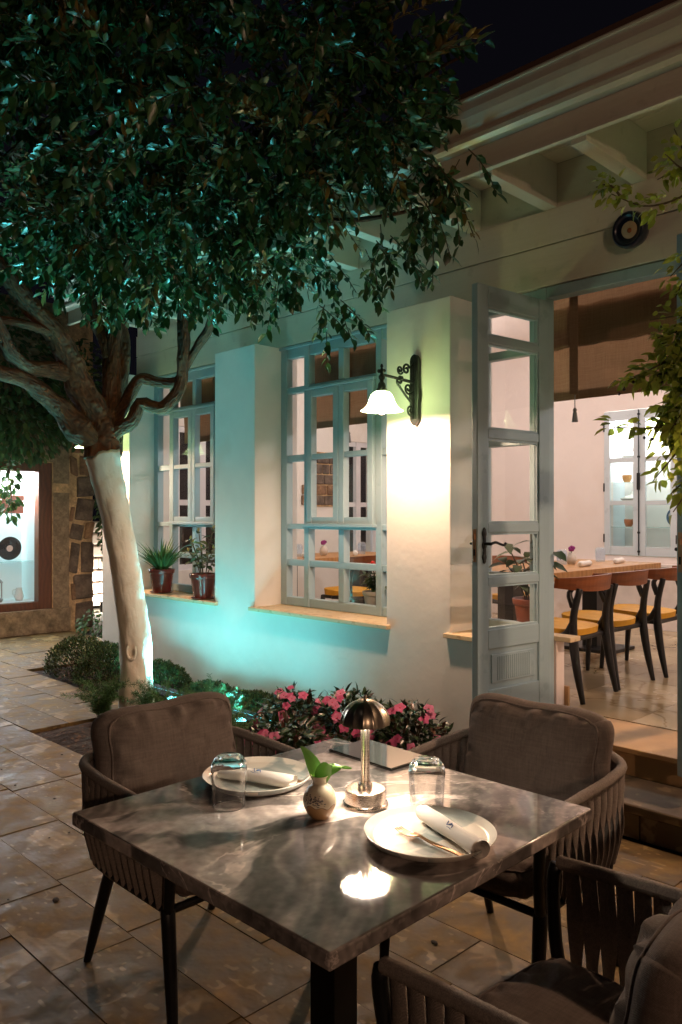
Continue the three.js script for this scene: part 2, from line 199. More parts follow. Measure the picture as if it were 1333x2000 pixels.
// ---------- the restaurant ----------
const house = thing('restaurant_building', 'white plastered restaurant with pillars, blue-grey windows and wooden eaves', 'building');
const H2 = 2.86, ZB = -0.25;
{
  const comb = (pts) => { const s = new THREE.Shape(pts.map(p => new THREE.Vector2(...p))); const g = new THREE.ExtrudeGeometry(s, { depth: 0.45 - 0.012, bevelEnabled: true, bevelSize: 0.006, bevelThickness: 0.006, bevelOffset: -0.006, bevelSegments: 2 }); g.translate(0, 0, -0.444); return uvm(g); };
  part(house, 'wall', comb([[-7.5, -0.04], [-2.68, -0.04], [-2.68, 0.735], [-3.054, 0.735], [-3.054, H2], [-3.59, H2], [-3.59, 0.735], [-5.004, 0.735], [-5.004, H2], [-5.546, H2], [-5.546, 0.735], [-6.96, 0.735], [-6.96, H2], [-7.5, H2]]), M.plaster);
  part(house, 'wall', comb([[-1.25, -0.04], [2.6, -0.04], [2.6, H2], [-0.73, H2], [-0.73, 0.735], [-1.25, 0.735]]), M.plaster);
  part(house, 'wall_return', bx(-2.68, -2.53, -0.04, 0.735, -0.45, -0.36), M.roomPlaster);
  // outer skin of the end wall and the back wall
  part(house, 'end_wall', merge([bx(-7.52, -7.3, -0.04, 0.9, -4.4, -0.46), bx(-7.52, -7.3, 2.45, 3.56, -4.4, -0.46), bx(-7.52, -7.3, 0.9, 2.45, -0.75, -0.46), bx(-7.52, -7.3, 0.9, 2.45, -3.2, -1.45), bx(-7.52, -7.3, 0.9, 2.45, -4.4, -3.9)]), M.plaster);
  for (const [a, b] of [[-7.5 + 0.5, -5.5], [-5.045, -3.555], [-3.085, -2.67], [-1.12, -0.71]]) part(house, 'window_sill', rb(a, b, 0.736, 0.766, -0.47, 0.038, 0.005), M.sill);
  part(house, 'window_sill', rb(-2.668, -2.43, 0.736, 0.766, -0.47, -0.35, 0.005), M.sill);
  // beam of two courses of boards, frieze, rafters, soffit, fascia, gutter, roof
  for (const [y0, y1] of [[H2 + 0.002, 3.1], [3.106, 3.31]]) for (const [a, b] of [[-7.26, -4.42], [-4.418, -1.2], [-1.198, 2.6]]) part(house, 'beam_board', rb(a, b, y0, y1, -0.44, ZB + (y0 > 3 ? 0.003 : 0), 0.003, [R0(), R0()]), M.beam);
  part(house, 'frieze', bx(-7.26, 2.6, 3.312, 3.572, -0.44, ZB - 0.012), M.beam);
  for (let k = -9; k <= 7; k++) { const x = -2.462 + 0.545 * k; if (x > -7.25 && x < 1.6) part(house, 'rafter', rb(x - 0.085, x, 3.312, 3.571, ZB - 0.008, 0.4, 0.004, [R0() * 3, R0() * 3], true), M.beam); }
  for (let k = 0; k < 4; k++) part(house, 'soffit_board', rb(-7.4, 2.6, 3.573, 3.596, -0.262 + 0.172 * k, -0.262 + 0.172 * (k + 1) - 0.003, 0.002, [R0(), R0()]), M.beam);
  part(house, 'fascia', merge([rb(-7.38, 2.6, 3.34, 3.6, 0.401, 0.424, 0.003), rb(-7.38, 2.6, 3.338, 3.356, 0.4, 0.434, 0.003)]), M.beam);
  const gp = [[0.426, 3.47], [0.47, 3.472], [0.498, 3.485], [0.506, 3.503], [0.503, 3.517], [0.497, 3.521], [0.5, 3.531], [0.52, 3.55], [0.548, 3.582], [0.562, 3.612], [0.566, 3.645], [0.57, 3.655], [0.577, 3.657], [0.58, 3.664], [0.576, 3.672], [0.562, 3.672], [0.552, 3.6], [0.426, 3.6]];
  const gs = new THREE.Shape(gp.map(p => new THREE.Vector2(-p[0], p[1]))), gg = new THREE.ExtrudeGeometry(gs, { depth: 10, bevelEnabled: false, steps: 20 }); gg.rotateY(Math.PI / 2); gg.translate(-7.4, 0, 0);
  part(house, 'gutter', uvm(gg, [0, 0], false), M.gutter);
  const roof = new THREE.BoxGeometry(10.2, 0.1, 5.6); roof.rotateX(0.24); roof.translate(-2.4, 4.32, -2.16); part(house, 'roof', uvm(roof), M.roof);
  const gable = new THREE.Shape([[0.42, 3.6], [-4.9, 3.6], [-4.9, 4.86]].map(p => new THREE.Vector2(-p[0], p[1]))); for (const x of [-7.42, 2.5]) { const g = new THREE.ExtrudeGeometry(gable, { depth: 0.08, bevelEnabled: false }); g.rotateY(Math.PI / 2); g.translate(x, 0, 0); part(house, 'gable', uvm(g), M.beam); }
}
const pane = (parent, x0, x1, y0, y1, z) => { const g = new THREE.PlaneGeometry(x1 - x0, y1 - y0); g.translate((x0 + x1) / 2, (y0 + y1) / 2, z); return part(parent, 'pane', g, M.glass); };
const ROWS = [[2.525, 2.76], [1.979, 2.476], [1.427, 1.927], [1.138, 1.385], [0.836, 1.089]];
function bigWindow(x0) { // four lights wide, five high, with a two-leaf casement in the middle
  const w = sub(house, 'window'), X = d => x0 + d, z0 = -0.335, z1 = -0.268, g = [];
  const bar = (a, b, c, d, zz = z1, r = 0.006) => g.push(rb(X(a), X(b), c, d, z0, zz, r, [R0(), R0()], (d - c) > (b - a)));
  bar(0.002, 0.076, 0.768, 2.856); bar(1.338, 1.412, 0.768, 2.856); bar(0.29, 0.346, 0.768, 2.856, z1 + 0.004); bar(1.068, 1.124, 0.768, 2.856, z1 + 0.004);
  for (const [c, d] of [[0.768, 0.836], [1.089, 1.138], [1.385, 1.427], [1.927, 1.979], [2.476, 2.525], [2.76, 2.856]]) { bar(0.076, 0.29, c, d, z1 - 0.004); bar(1.124, 1.338, c, d, z1 - 0.004); if (c !== 1.927) bar(0.346, 1.068, c, d, z1 - 0.004); }
  for (const [c, d] of [[0.836, 1.089], [1.138, 1.385], [2.525, 2.76]]) bar(0.677, 0.737, c, d, z1);
  g.push(rb(X(0.0), X(1.414), 2.835, 2.856, z1, z1 + 0.02, 0.004));
  part(w, 'frame', merge(g), M.joinery);
  for (const s of [0, 1]) { // casement leaves, proud of the frame
    const a = s ? 0.709 : 0.35, b = s ? 1.064 : 0.705, c = [], lz = -0.236, B = (p, q, r, t, zz = lz) => c.push(rb(X(p), X(q), r, t, z1 - 0.03, zz, 0.005, [R0(), R0()], (t - r) > (q - p)));
    B(a, a + 0.056, 1.43, 2.474); B(b - 0.056, b, 1.43, 2.474); B(a + 0.056, b - 0.056, 1.43, 1.48, lz - 0.003); B(a + 0.056, b - 0.056, 2.42, 2.474, lz - 0.003); B(a + 0.056, b - 0.056, 1.932, 1.972, lz - 0.003);
    const leaf = sub(w, 'casement'); part(leaf, 'sash', merge(c), M.joinery); pane(w, X(a + 0.054), X(b - 0.054), 1.478, 1.934, -0.262); pane(w, X(a + 0.054), X(b - 0.054), 1.97, 2.422, -0.262);
  }
  part(w, 'drip_rail', rb(X(0.335), X(1.08), 1.405, 1.432, z1, -0.222, 0.005), M.joinery); part(w, 'drip_rail', rb(X(0.335), X(1.08), 2.476, 2.5, z1, -0.228, 0.005), M.joinery);
  for (const [c, d] of ROWS) { pane(w, X(0.074), X(0.292), c - 0.003, d + 0.003, -0.3); pane(w, X(1.122), X(1.34), c - 0.003, d + 0.003, -0.3); if (c > 2.5 || c < 1.3) { pane(w, X(0.344), X(0.679), c - 0.003, d + 0.003, -0.3); pane(w, X(0.735), X(1.07), c - 0.003, d + 0.003, -0.3); } }
}
bigWindow(-6.96); bigWindow(-5.004);
function sideLight(a, b) {
  const w = sub(house, 'side_light'), g = [], B = (p, q, r, t, zz = -0.268) => g.push(rb(p, q, r, t, -0.335, zz, 0.006, [R0(), R0()], (t - r) > (q - p)));
  B(a + 0.002, a + 0.07, 0.768, 2.856); B(b - 0.06, b, 0.768, 2.856);
  for (const [c, d] of [[0.768, 0.836], [1.089, 1.138], [1.385, 1.427], [1.927, 1.979], [2.476, 2.525], [2.76, 2.856]]) B(a + 0.07, b - 0.06, c, d, -0.272);
  part(w, 'frame', merge(g), M.joinery); for (const [c, d] of ROWS) pane(w, a + 0.067, b - 0.057, c - 0.003, d + 0.003, -0.3);
}
sideLight(-3.054, -2.6); sideLight(-1.18, -0.732);
{ // door frame
  const f = sub(house, 'door_frame');
  part(f, 'jamb', rb(-2.598, -2.535, 0.312, 2.856, -0.345, -0.255, 0.006, [0, 0], true), M.joinery); part(f, 'jamb', rb(-1.245, -1.182, 0.312, 2.856, -0.345, -0.255, 0.006, [0, 0], true), M.joinery);
  part(f, 'head', rb(-2.535, -1.245, 2.79, 2.856, -0.345, -0.257, 0.006), M.joinery);
}
function doorLeaf(hx, hz, turn, side) { // local: hinge at x = 0, leaf along +x, height from the floor; side gives the face that carries the lever
  const d = sub(house, 'door_leaf'); d.position.set(hx, 0, hz); d.rotation.y = turn;
  const W = 0.635, t = 0.0225, y0 = 0.318, y1 = 2.768, sf = 0.088, sh = 0.105, g = [], B = (a, b, c, e, k = 0) => g.push(rb(a, b, c, e, -t + k, t - k, 0.006, [R0(), R0()], (e - c) > (b - a)));
  B(0.003, sh, y0, y1); B(W - sf, W, y0, y1);
  const cuts = [[0.529, 0.753], [0.863, 1.107], [1.155, 1.398], [1.452, 1.922], [1.975, 2.451], [2.493, 2.646]];
  let y = y0; for (const [a, b] of cuts) { B(sh, W - sf, y, a, 0.001); y = b; } B(sh, W - sf, y, y1, 0.001);
  part(d, 'frame', merge(g), M.joinery);
  for (const [a, b] of cuts.slice(1)) pane(d, sh - 0.004, W - sf + 0.004, a - 0.004, b + 0.004, 0);
  const bead = []; for (const [a, b] of cuts.slice(1)) for (const s of [-1, 1]) { const z0 = s > 0 ? 0.003 : -0.014, z1 = s > 0 ? 0.014 : -0.003; bead.push(bx(sh, W - sf, a, a + 0.011, z0, z1), bx(sh, W - sf, b - 0.011, b, z0, z1), bx(sh, sh + 0.011, a + 0.011, b - 0.011, z0, z1), bx(W - sf - 0.011, W - sf, a + 0.011, b - 0.011, z0, z1)); }
  part(d, 'glazing_bead', merge(bead), M.joinery);
  // raised and reeded bottom panel
  const pg = [bx(sh, W - sf, 0.529, 0.753, -0.008, 0.008)]; for (const s of [-1, 1]) { const q = rb(sh + 0.035, W - sf - 0.035, 0.562, 0.72, s > 0 ? 0.006 : -0.016, s > 0 ? 0.016 : -0.006, 0.004); pg.push(q); const n = 16, a = sh + 0.075, b = W - sf - 0.075; for (let i = 0; i < n; i++) { const x = a + (b - a) * (i + 0.5) / n; const c = new THREE.CylinderGeometry(0.0058, 0.0058, 0.13, 6); c.translate(x, 0.641, s * 0.0145); pg.push(c); } }
  part(d, 'bottom_panel', merge(pg), M.joinery);
  // lever and back plate on both faces
  for (const s of [-1, 1]) {
    const lx = W - 0.05, z = s * (t + 0.002), pl = []; for (const [yy, r] of [[1.245, 0.012], [1.265, 0.018], [1.29, 0.013], [1.33, 0.019], [1.37, 0.013], [1.395, 0.018], [1.415, 0.011]]) { const e = new THREE.SphereGeometry(r, 12, 8); e.scale(1, 1.35, 0.35); e.translate(lx, yy, z + s * 0.002); pl.push(e); }
    pl.push(bx(lx - 0.009, lx + 0.009, 1.24, 1.42, Math.min(z, z + s * 0.006), Math.max(z, z + s * 0.006)));
    const h = sub(d, 'door_handle'); part(h, 'back_plate', merge(pl), M.darkMetal);
    part(h, 'lever', merge([cyl(0.009, 0.009, V(lx, 1.34, z), V(lx, 1.34, z + s * 0.05), 10), tube([V(lx, 1.34, z + s * 0.05), V(lx - 0.03, 1.348, z + s * 0.054), V(lx - 0.07, 1.338, z + s * 0.054), V(lx - 0.105, 1.332, z + s * 0.052), V(lx - 0.118, 1.342, z + s * 0.052)], 0.0075, 16, 8)]), M.darkMetal);
  }
  part(d, 'lock_plate', merge([bx(W, W + 0.003, 1.24, 1.42, -0.011, 0.011), bx(W + 0.003, W + 0.010, 1.365, 1.39, -0.007, 0.007)]), M.brass); part(d, 'key_slot', bx(W + 0.003, W + 0.0045, 1.275, 1.31, -0.005, 0.005), M.darkMetal);
  for (const yy of [0.56, 1.9, 2.55]) part(d, 'hinge', bx(0.002, 0.03, yy - 0.045, yy + 0.045, t + 0.0005, t + 0.003), M.darkMetal);
  part(d, 'floor_bolt', bx(W - 0.03, W - 0.01, y0 + 0.01, y0 + 0.1, -t - 0.004, -t - 0.0005), M.darkMetal); part(d, 'floor_bolt', bx(W - 0.03, W - 0.01, y0 + 0.01, y0 + 0.1, t + 0.0005, t + 0.004), M.darkMetal);
  return d;
}
doorLeaf(-2.532, -0.262, -Math.PI / 2 - 0.11, 1);
doorLeaf(-1.262, -0.25, -Math.PI / 2 - 0.37, -1);
// ---------- entrance steps ----------
{
  const st = thing('entrance_steps', 'two worn stone steps leading up to the open glass door', 'steps');
  part(st, 'threshold', rb(-2.525, -1.255, 0.282, 0.31, -0.44, 0.055, 0.005), M.honey);
  part(st, 'riser', rb(-2.525, -1.255, 0.166, 0.281, -0.43, 0.035, 0.004, [2, 1]), M.honey);
  for (const [a, b] of [[-2.6, -2.02], [-2.015, -1.42], [-1.415, -0.75]]) part(st, 'tread', rb(a, b, 0.12, 0.164, 0.0 + 0.002, 0.415, 0.01, [R0() * 3, R0() * 3]), M.stepStone);
  for (const [a, b] of [[-2.59, -2.2], [-2.196, -1.66], [-1.656, -1.28], [-1.276, -0.76]]) part(st, 'riser_block', rb(a, b, 0.0, 0.119, 0.002, 0.395 + 0.006 * R0(), 0.008, [R0() * 3, R0() * 3]), M.stepStone);
}
// ---------- the dining room inside ----------
{
  const fl = struct('room_floor'); part(fl, 'screed', bx(-7.29, 2.5, 0.1, 0.3, -4.38, -0.46), M.joint);
  for (let i = 0; i < 17; i++) for (let j = 0; j < 7; j++) { const x0 = -7.29 + i * 0.576, z1 = -0.455 - j * 0.56, w = 0.0015; part(fl, 'tile', bx(x0 + w, x0 + 0.576 - w, 0.301, 0.31 + 0.0006 * R0(), z1 - 0.56 + w, z1 - w, [R0() * 4, R0() * 4]), M.roomFloor); }
  const rw = struct('room_wall'); part(rw, 'back_wall', merge([bx(-7.3, -4.2, 0.31, 3.56, -4.4, -4.2), bx(-3.4, 2.5, 0.31, 3.56, -4.4, -4.2), bx(-4.2, -3.4, 0.31, 1.06, -4.4, -4.2), bx(-4.2, -3.4, 2.62, 3.56, -4.4, -4.2), bx(-4.25, -3.35, 1.0, 2.7, -4.72, -4.68)]), M.roomPlaster);
  part(rw, 'niche', merge([bx(-4.23, -4.2, 1.06, 2.62, -4.68, -4.4), bx(-3.4, -3.37, 1.06, 2.62, -4.68, -4.4), bx(-4.23, -3.37, 1.03, 1.06, -4.68, -4.4), bx(-4.23, -3.37, 2.62, 2.65, -4.68, -4.4)]), M.whiteFrame);
  part(rw, 'plinth', bx(-7.28, 2.5, 0.312, 0.96, -4.198, -4.13), M.whiteStone); part(rw, 'plinth_cap', rb(-7.28, 2.5, 0.962, 0.99, -4.198, -4.115, 0.004), M.roomPlaster);
  part(rw, 'right_wall', bx(2.4, 2.5, 0.31, 3.56, -4.2, -0.46), M.roomPlaster);
  part(rw, 'skirting', rb(-2.74, -2.505, 0.312, 0.45, -0.475, -0.452, 0.003), M.honey);
  struct('room_ceiling', bx(-7.29, 2.5, 3.45, 3.55, -4.2, -0.45), M.roomPlaster);
  // end-wall windows onto the dark, and a patch of bare stone
  for (const [za, zb] of [[-1.45, -0.75], [-3.9, -3.2]]) { const w = sub(house, 'window'), g = []; const B = (p, q, r, t, k = 0) => g.push(bx(-7.38, -7.33 + k, r, t, p, q)); B(za, za + 0.06, 0.9, 2.45); B(zb - 0.06, zb, 0.9, 2.45); B((za + zb) / 2 - 0.04, (za + zb) / 2 + 0.04, 0.9, 2.45, 0.01); for (const y of [0.9, 1.6, 2.39]) B(za + 0.06, zb - 0.06, y, y + 0.06, -0.004); part(w, 'frame', merge(g), M.whiteFrame); for (const [p, q] of [[za + 0.05, (za + zb) / 2 - 0.03], [(za + zb) / 2 + 0.03, zb - 0.05]]) for (const [r, t] of [[0.95, 1.61], [1.65, 2.4]]) { const pg = new THREE.PlaneGeometry(q - p, t - r); pg.rotateY(Math.PI / 2); pg.translate(-7.36, (r + t) / 2, (p + q) / 2); part(w, 'pane', pg, M.glass); } }
  const sp = sub(rw, 'bare_stone_patch'); const rr = rng(5); for (let r = 0; r < 5; r++) { let z = -3.12 + 0.06 * rr(); while (z < -2.68) { const w = 0.1 + 0.12 * rr(); part(sp, 'stone', rb(-7.3, -7.27 + 0.012 * rr(), 1.62 + r * 0.13, 1.62 + r * 0.13 + 0.115, z, z + w - 0.012, 0.01, [rr() * 3, rr() * 3]), rr() > 0.5 ? M.rubbleA : M.rubbleB); z += w; } }
  part(sp, 'mortar', bx(-7.3, -7.282, 1.6, 2.28, -3.14, -2.58), M.mortar);
}
{ // glass cabinet set into the back wall
  const c = thing('wall_cabinet', 'pale blue built-in cabinet with glazed double doors and lit shelves', 'cabinet', [0, 0, 0]);
  for (const s of [0, 1]) { const a = s ? -3.798 : -4.194, b = s ? -3.406 : -3.802, g = [], d = sub(c, 'cabinet_door'); const B = (p, q, r, t, z = -4.18) => g.push(rb(p, q, r, t, -4.215, z, 0.004, [R0(), R0()], t - r > q - p)); B(a, a + 0.065, 1.066, 2.614); B(b - 0.065, b, 1.066, 2.614); for (const [r, t] of [[1.066, 1.16], [1.6, 1.65], [2.06, 2.11], [2.51, 2.614]]) B(a + 0.065, b - 0.065, r, t, -4.184); part(d, 'frame', merge(g), M.cabinet); for (const [r, t] of [[1.155, 1.605], [1.645, 2.065], [2.105, 2.515]]) pane(d, a + 0.06, b - 0.06, r, t, -4.2); for (const y of [1.2, 1.75, 2.4]) part(d, 'hinge', bx(s ? b - 0.006 : a - 0.006, s ? b + 0.004 : a + 0.006, y, y + 0.09, -4.182, -4.172), M.darkMetal); }
  part(c, 'espagnolette', merge([cyl(0.006, 0.006, V(-3.8, 1.07, -4.168), V(-3.8, 2.61, -4.168), 8), ...[1.1, 1.3, 2.1, 2.55].map(y => bx(-3.811, -3.789, y, y + 0.02, -4.18, -4.16))]), M.darkMetal); part(c, 'latch', rb(-3.816, -3.784, 1.76, 1.94, -4.175, -4.15, 0.008), M.darkMetal);
  for (const y of [1.36, 1.62, 1.84, 2.08]) part(c, 'glass_shelf', bx(-4.195, -3.405, y, y + 0.008, -4.66, -4.24), phys([0.92, 0.98, 0.97], 0.05, { transmission: 0.9, thickness: 0 }));
  const strip = part(c, 'led_strip', bx(-4.15, -3.45, 2.6, 2.612, -4.6, -4.3), glow(COL.cool, 3)); const l = new THREE.RectAreaLight(rgb(COL.cool), 22, 0.7, 0.3); l.position.set(-3.8, 2.595, -4.45); l.rotation.x = -Math.PI / 2; c.add(l);
  const cup = (x, y, z, r, h, m, label) => solo('ceramic_cup', label, 'cup', lathe([[0, 0], [r * 0.6, 0], [r * 0.95, h * 0.5], [r, h], [r * 0.9, h], [r * 0.8, h * 0.4], [0, h * 0.12]], 24), m, [x, y, z]);
  const mA = std([0.55, 0.27, 0.08], 0.5), mB = std([0.45, 0.17, 0.07], 0.5), mC = std([0.42, 0.4, 0.34], 0.5), mD = std([0.8, 0.78, 0.72], 0.4);
  cup(-4.02, 1.849, -4.36, 0.05, 0.08, mA, 'tan ceramic cup on the upper glass shelf of the cabinet, left door'); cup(-3.47, 1.849, -4.36, 0.05, 0.09, mB, 'brown ceramic cup on the upper glass shelf of the cabinet, right door');
  cup(-4.0, 1.369, -4.36, 0.05, 0.08, mB, 'rust-brown cup on the lower glass shelf of the cabinet'); cup(-3.9, 1.369, -4.34, 0.045, 0.075, mA, 'small ochre cup beside the rust-brown cup in the cabinet');
  const dish = (x, y, lid, label) => { const t = thing('lidded_dish', label, 'dish', [x, y, -4.37]); part(t, 'bowl', lathe([[0, 0], [0.05, 0], [0.11, 0.03], [0.12, 0.045], [0.11, 0.045], [0, 0.02]], 28), mC); if (lid) part(t, 'lid', lathe([[0.105, 0.046], [0.07, 0.07], [0.02, 0.085], [0.012, 0.105], [0.018, 0.12], [0, 0.126]], 24), mD); };
  dish(-3.97, 1.629, true, 'lidded stoneware dish on the middle cabinet shelf, left door'); dish(-3.47, 1.629, false, 'shallow stoneware dish on the middle cabinet shelf, right door'); dish(-3.96, 2.089, true, 'lidded stoneware dish on the top shelf of the cabinet');
  const pl = new THREE.CylinderGeometry(0.11, 0.07, 0.015, 36); pl.rotateX(Math.PI / 2 - 0.2); const ptx = tex(128, 1, (u, v) => { const r = Math.hypot(u - 0.5, v - 0.5) * 2, a = Math.atan2(v - 0.5, u - 0.5); const k = r > 0.82 ? 1 : 0.5 + 0.5 * Math.sin(a * 6 + r * 12); return mix3([214, 206, 190], [36, 84, 120], k * (r > 0.25 ? 1 : 0.2)); });
  const plate = solo('painted_plate', 'blue painted plate standing on the lower cabinet shelf', 'plate', pl, std(0xffffff, 0.3, { map: ptx }), [-3.5, 1.478, -4.42]);
}
{ // pendant globes in the dining room
  const P = [[-2.9, -2.25], [-5.35, -2.2], [-0.4, -2.3]];
  P.forEach(([x, z], i) => { const t = thing('pendant_lamp', ['opal globe pendant hanging over the dining table behind the door', 'opal globe pendant hanging over the far dining table', 'opal globe pendant hanging at the right end of the dining room'][i], 'lamp', [x, 2.78, z], 0, 'pendant globes in the dining room'); part(t, 'globe', new THREE.SphereGeometry(0.15, 32, 20), glow(COL.room, 4.5)); part(t, 'cord', cyl(0.006, 0.006, V(0, 0.15, 0), V(0, 0.67, 0), 8), M.darkMetal); part(t, 'ceiling_rose', cyl(0.05, 0.05, V(0, 0.645, 0), V(0, 0.668, 0), 20), M.brass); pointLight(t, COL.room, LAMP.room, 0, 0, 0, 6.5); });
}
function blind(x0, x1, label, strapX) { // roman blind: cloth with folds stacked at its foot, straps and a tassel
  const t = thing('roman_blind', label, 'blind', [0, 0, 0], 0, 'roman blinds'); const zc = -0.475;
  const prof = [[0, 3.0], [0.0, 2.79], [0.001, 2.6], [0.004, 2.535], [0.011, 2.523], [0.018, 2.535], [0.02, 2.62], [0.022, 2.76], [0.027, 2.774], [0.033, 2.762], [0.036, 2.64], [0.034, 2.5], [0.036, 2.36], [0.034, 2.214]];
  const n = Math.max(8, Math.round((x1 - x0) * 16)), pos = [], idx = [], uv = []; let L = 0;
  prof.forEach((p, i) => { if (i) L += Math.hypot(p[0] - prof[i - 1][0], p[1] - prof[i - 1][1]); for (let k = 0; k <= n; k++) { const x = mix(x0, x1, k / n); pos.push(x, p[1] + 0.004 * Math.sin(k * 1.7), zc - p[0] * 1.2 + 0.006 * Math.sin(x * 9 + p[1] * 7) - 0.002 * Math.sin(x * 31)); uv.push(x, L); } });
  for (let i = 0; i < prof.length - 1; i++) for (let k = 0; k < n; k++) { const a = i * (n + 1) + k, b = a + n + 1; idx.push(a, b, a + 1, a + 1, b, b + 1); }
  const g = new THREE.BufferGeometry(); g.setAttribute('position', new THREE.Float32BufferAttribute(pos, 3)); g.setAttribute('uv', new THREE.Float32BufferAttribute(uv, 2)); g.setIndex(idx); g.computeVertexNormals(); part(t, 'cloth', g, M.blind);
  part(t, 'bottom_bar', rb(x0, x1, 2.21, 2.268, zc - 0.062, zc - 0.052, 0.004), M.blind);
  for (const sx of strapX) { part(t, 'strap', bx(sx - 0.028, sx + 0.028, 2.23, 2.96, zc + 0.012, zc + 0.015), M.blind); const q = sub(t, 'tassel'); part(q, 'cord', cyl(0.003, 0.003, V(sx, 2.15, zc), V(sx, 2.24, zc), 6), std([0.25, 0.24, 0.25], 0.9)); part(q, 'fringe', lathe([[0.006, 0.0], [0.013, -0.012], [0.009, -0.024], [0.012, -0.03], [0.019, -0.085], [0, -0.085]], 16).translate(sx, 2.15, zc), std([0.25, 0.24, 0.25], 0.95)); }
}
blind(-2.78, -1.12, 'brown roman blind half lowered inside the open doorway', [-2.47]);
blind(-4.86, -3.6, 'brown roman blind behind the window beside the wall lamp', [-4.42]);
blind(-6.8, -5.55, 'brown roman blind behind the window with the red plant pots', [-6.2]);
// dining tables and chairs inside
function diningTable(x0, x1, z0, z1, label) {
  const t = thing('dining_table', label, 'table', [(x0 + x1) / 2, 0.31, (z0 + z1) / 2], 0, 'oak dining tables inside'), w = (x1 - x0) / 2, d = (z1 - z0) / 2;
  const n = 4; for (let k = 0; k < n; k++) part(t, 'plank', rb(-w + 2 * w * k / n, -w + 2 * w * (k + 1) / n - 0.0015, 0.695, 0.76, -d, d, 0.004, [R0() * 4, R0() * 4], true), M.oak);
  for (const s of [-1, 1]) { part(t, 'post', bx(-0.07, 0.07, 0.03, 0.694, s * d * 0.58 - 0.07, s * d * 0.58 + 0.07), M.ebony); part(t, 'foot', rb(-0.28, 0.28, 0.0, 0.03, s * d * 0.58 - 0.22, s * d * 0.58 + 0.22, 0.006), M.ebony); }
}
diningTable(-3.9, -3.09, -3.1, -0.85, 'long oak dining table seen through the open door');
diningTable(-6.55, -5.75, -2.75, -0.95, 'oak dining table seen through the near window');
function diningChair() { // local: sitter faces +z, origin on the floor
  const t = thing('dining_chair', 'x', 'chair', [0, 0, 0], 0, 'dining chairs inside');
  const seat = new THREE.CylinderGeometry(0.23, 0.225, 0.05, 40, 3); const p = seat.attributes.position; for (let i = 0; i < p.count; i++) { let x = p.getX(i), z = p.getZ(i); const r = Math.hypot(x, z), a = Math.atan2(z, x), k = 1 / Math.pow(Math.pow(Math.abs(Math.cos(a)), 3.2) + Math.pow(Math.abs(Math.sin(a)), 3.2), 1 / 3.2); p.setXYZ(i, x * k, p.getY(i) + (p.getY(i) > 0 ? 0.014 * (1 - (r / 0.23) ** 2) + 0.01 * (z / 0.23) : 0), z * k); } seat.computeVertexNormals(); seat.translate(0, 0.435, 0.02); part(t, 'seat', uvm(seat), M.yellow);
  part(t, 'seat_frame', merge([rb(-0.215, 0.215, 0.375, 0.408, -0.2, 0.22, 0.012)]), M.ebony);
  for (const s of [-1, 1]) {
    part(t, 'front_leg', limb([V(s * 0.2, 0.4, 0.2), V(s * 0.215, 0.2, 0.225), V(s * 0.225, 0.0, 0.24)], [0.024, 0.021, 0.015], 8, 10, 0), M.ebony);
    part(t, 'back_leg', merge([limb([V(s * 0.245, 0.0, -0.27), V(s * 0.24, 0.22, -0.225), V(s * 0.235, 0.42, -0.2), V(s * 0.235, 0.56, -0.205), V(s * 0.225, 0.72, -0.24)], [0.016, 0.025, 0.03, 0.024, 0.02], 20, 10, 0), limb([V(s * 0.225, 0.39, 0.05), V(s * 0.235, 0.42, -0.14), V(s * 0.236, 0.5, -0.2)], [0.017, 0.02, 0.026], 12, 8, 0), limb([V(s * 0.234, 0.6, -0.2), V(s * 0.225, 0.69, -0.17), V(s * 0.21, 0.735, -0.2)], [0.022, 0.02, 0.014], 8, 8, 0)]), M.ebony);
  }
  const pos = [], idx = [], N = 20; for (let i = 0; i <= N; i++) { const a = -1 + 2 * i / N, x = 0.29 * Math.sin(a * 1.35) / Math.sin(1.35), z = -0.275 + 0.17 * a * a * Math.abs(a) ** 0.5, h = 0.034 + 0.024 * Math.cos(a * Math.PI * 0.5), th = 0.012, lean = 0.012; pos.push(x, 0.755 + h * 0.6 + 0.01, z - th - lean, x, 0.755 - h, z - th, x, 0.755 - h, z + th, x, 0.755 + h * 0.6 + 0.01, z + th - lean); }
  for (let i = 0; i < N; i++) for (let j = 0; j < 4; j++) { const a = i * 4 + j, b = i * 4 + (j + 1) % 4; idx.push(a, b, a + 4, b, b + 4, a + 4); } idx.push(0, 3, 2, 0, 2, 1, N * 4, N * 4 + 1, N * 4 + 2, N * 4, N * 4 + 2, N * 4 + 3);
  let g = new THREE.BufferGeometry(); g.setAttribute('position', new THREE.Float32BufferAttribute(pos, 3)); g.setIndex(idx); g = uvm(g); g.computeVertexNormals(); part(t, 'back_rail', g, M.teak);
  return t;
}
{
  const c = diningChair(), L = ['yellow seated dining chair nearest the open door', 'yellow seated dining chair in the middle of the row facing the long oak table', 'yellow seated dining chair farthest along the row by the right door leaf', 'yellow seated dining chair behind the long oak table, nearer the door', 'yellow seated dining chair behind the long oak table, nearer the cabinet', 'yellow seated dining chair at the oak table seen through the near window'];
  const Q = [[-2.79, -0.87, -Math.PI / 2 + 0.05], [-2.8, -1.43, -Math.PI / 2 - 0.04], [-2.77, -2.06, -Math.PI / 2 + 0.03], [-4.1, -1.4, Math.PI / 2], [-4.12, -2.35, Math.PI / 2 - 0.1], [-5.5, -1.6, -Math.PI / 2]];
  Q.forEach(([x, z, a], i) => { if (!i) { c.position.set(x, 0.31, z); c.rotation.y = a; c.userData.label = L[0]; } else copy(c, L[i], [x, 0.31, z], a); });
}
// end of the room

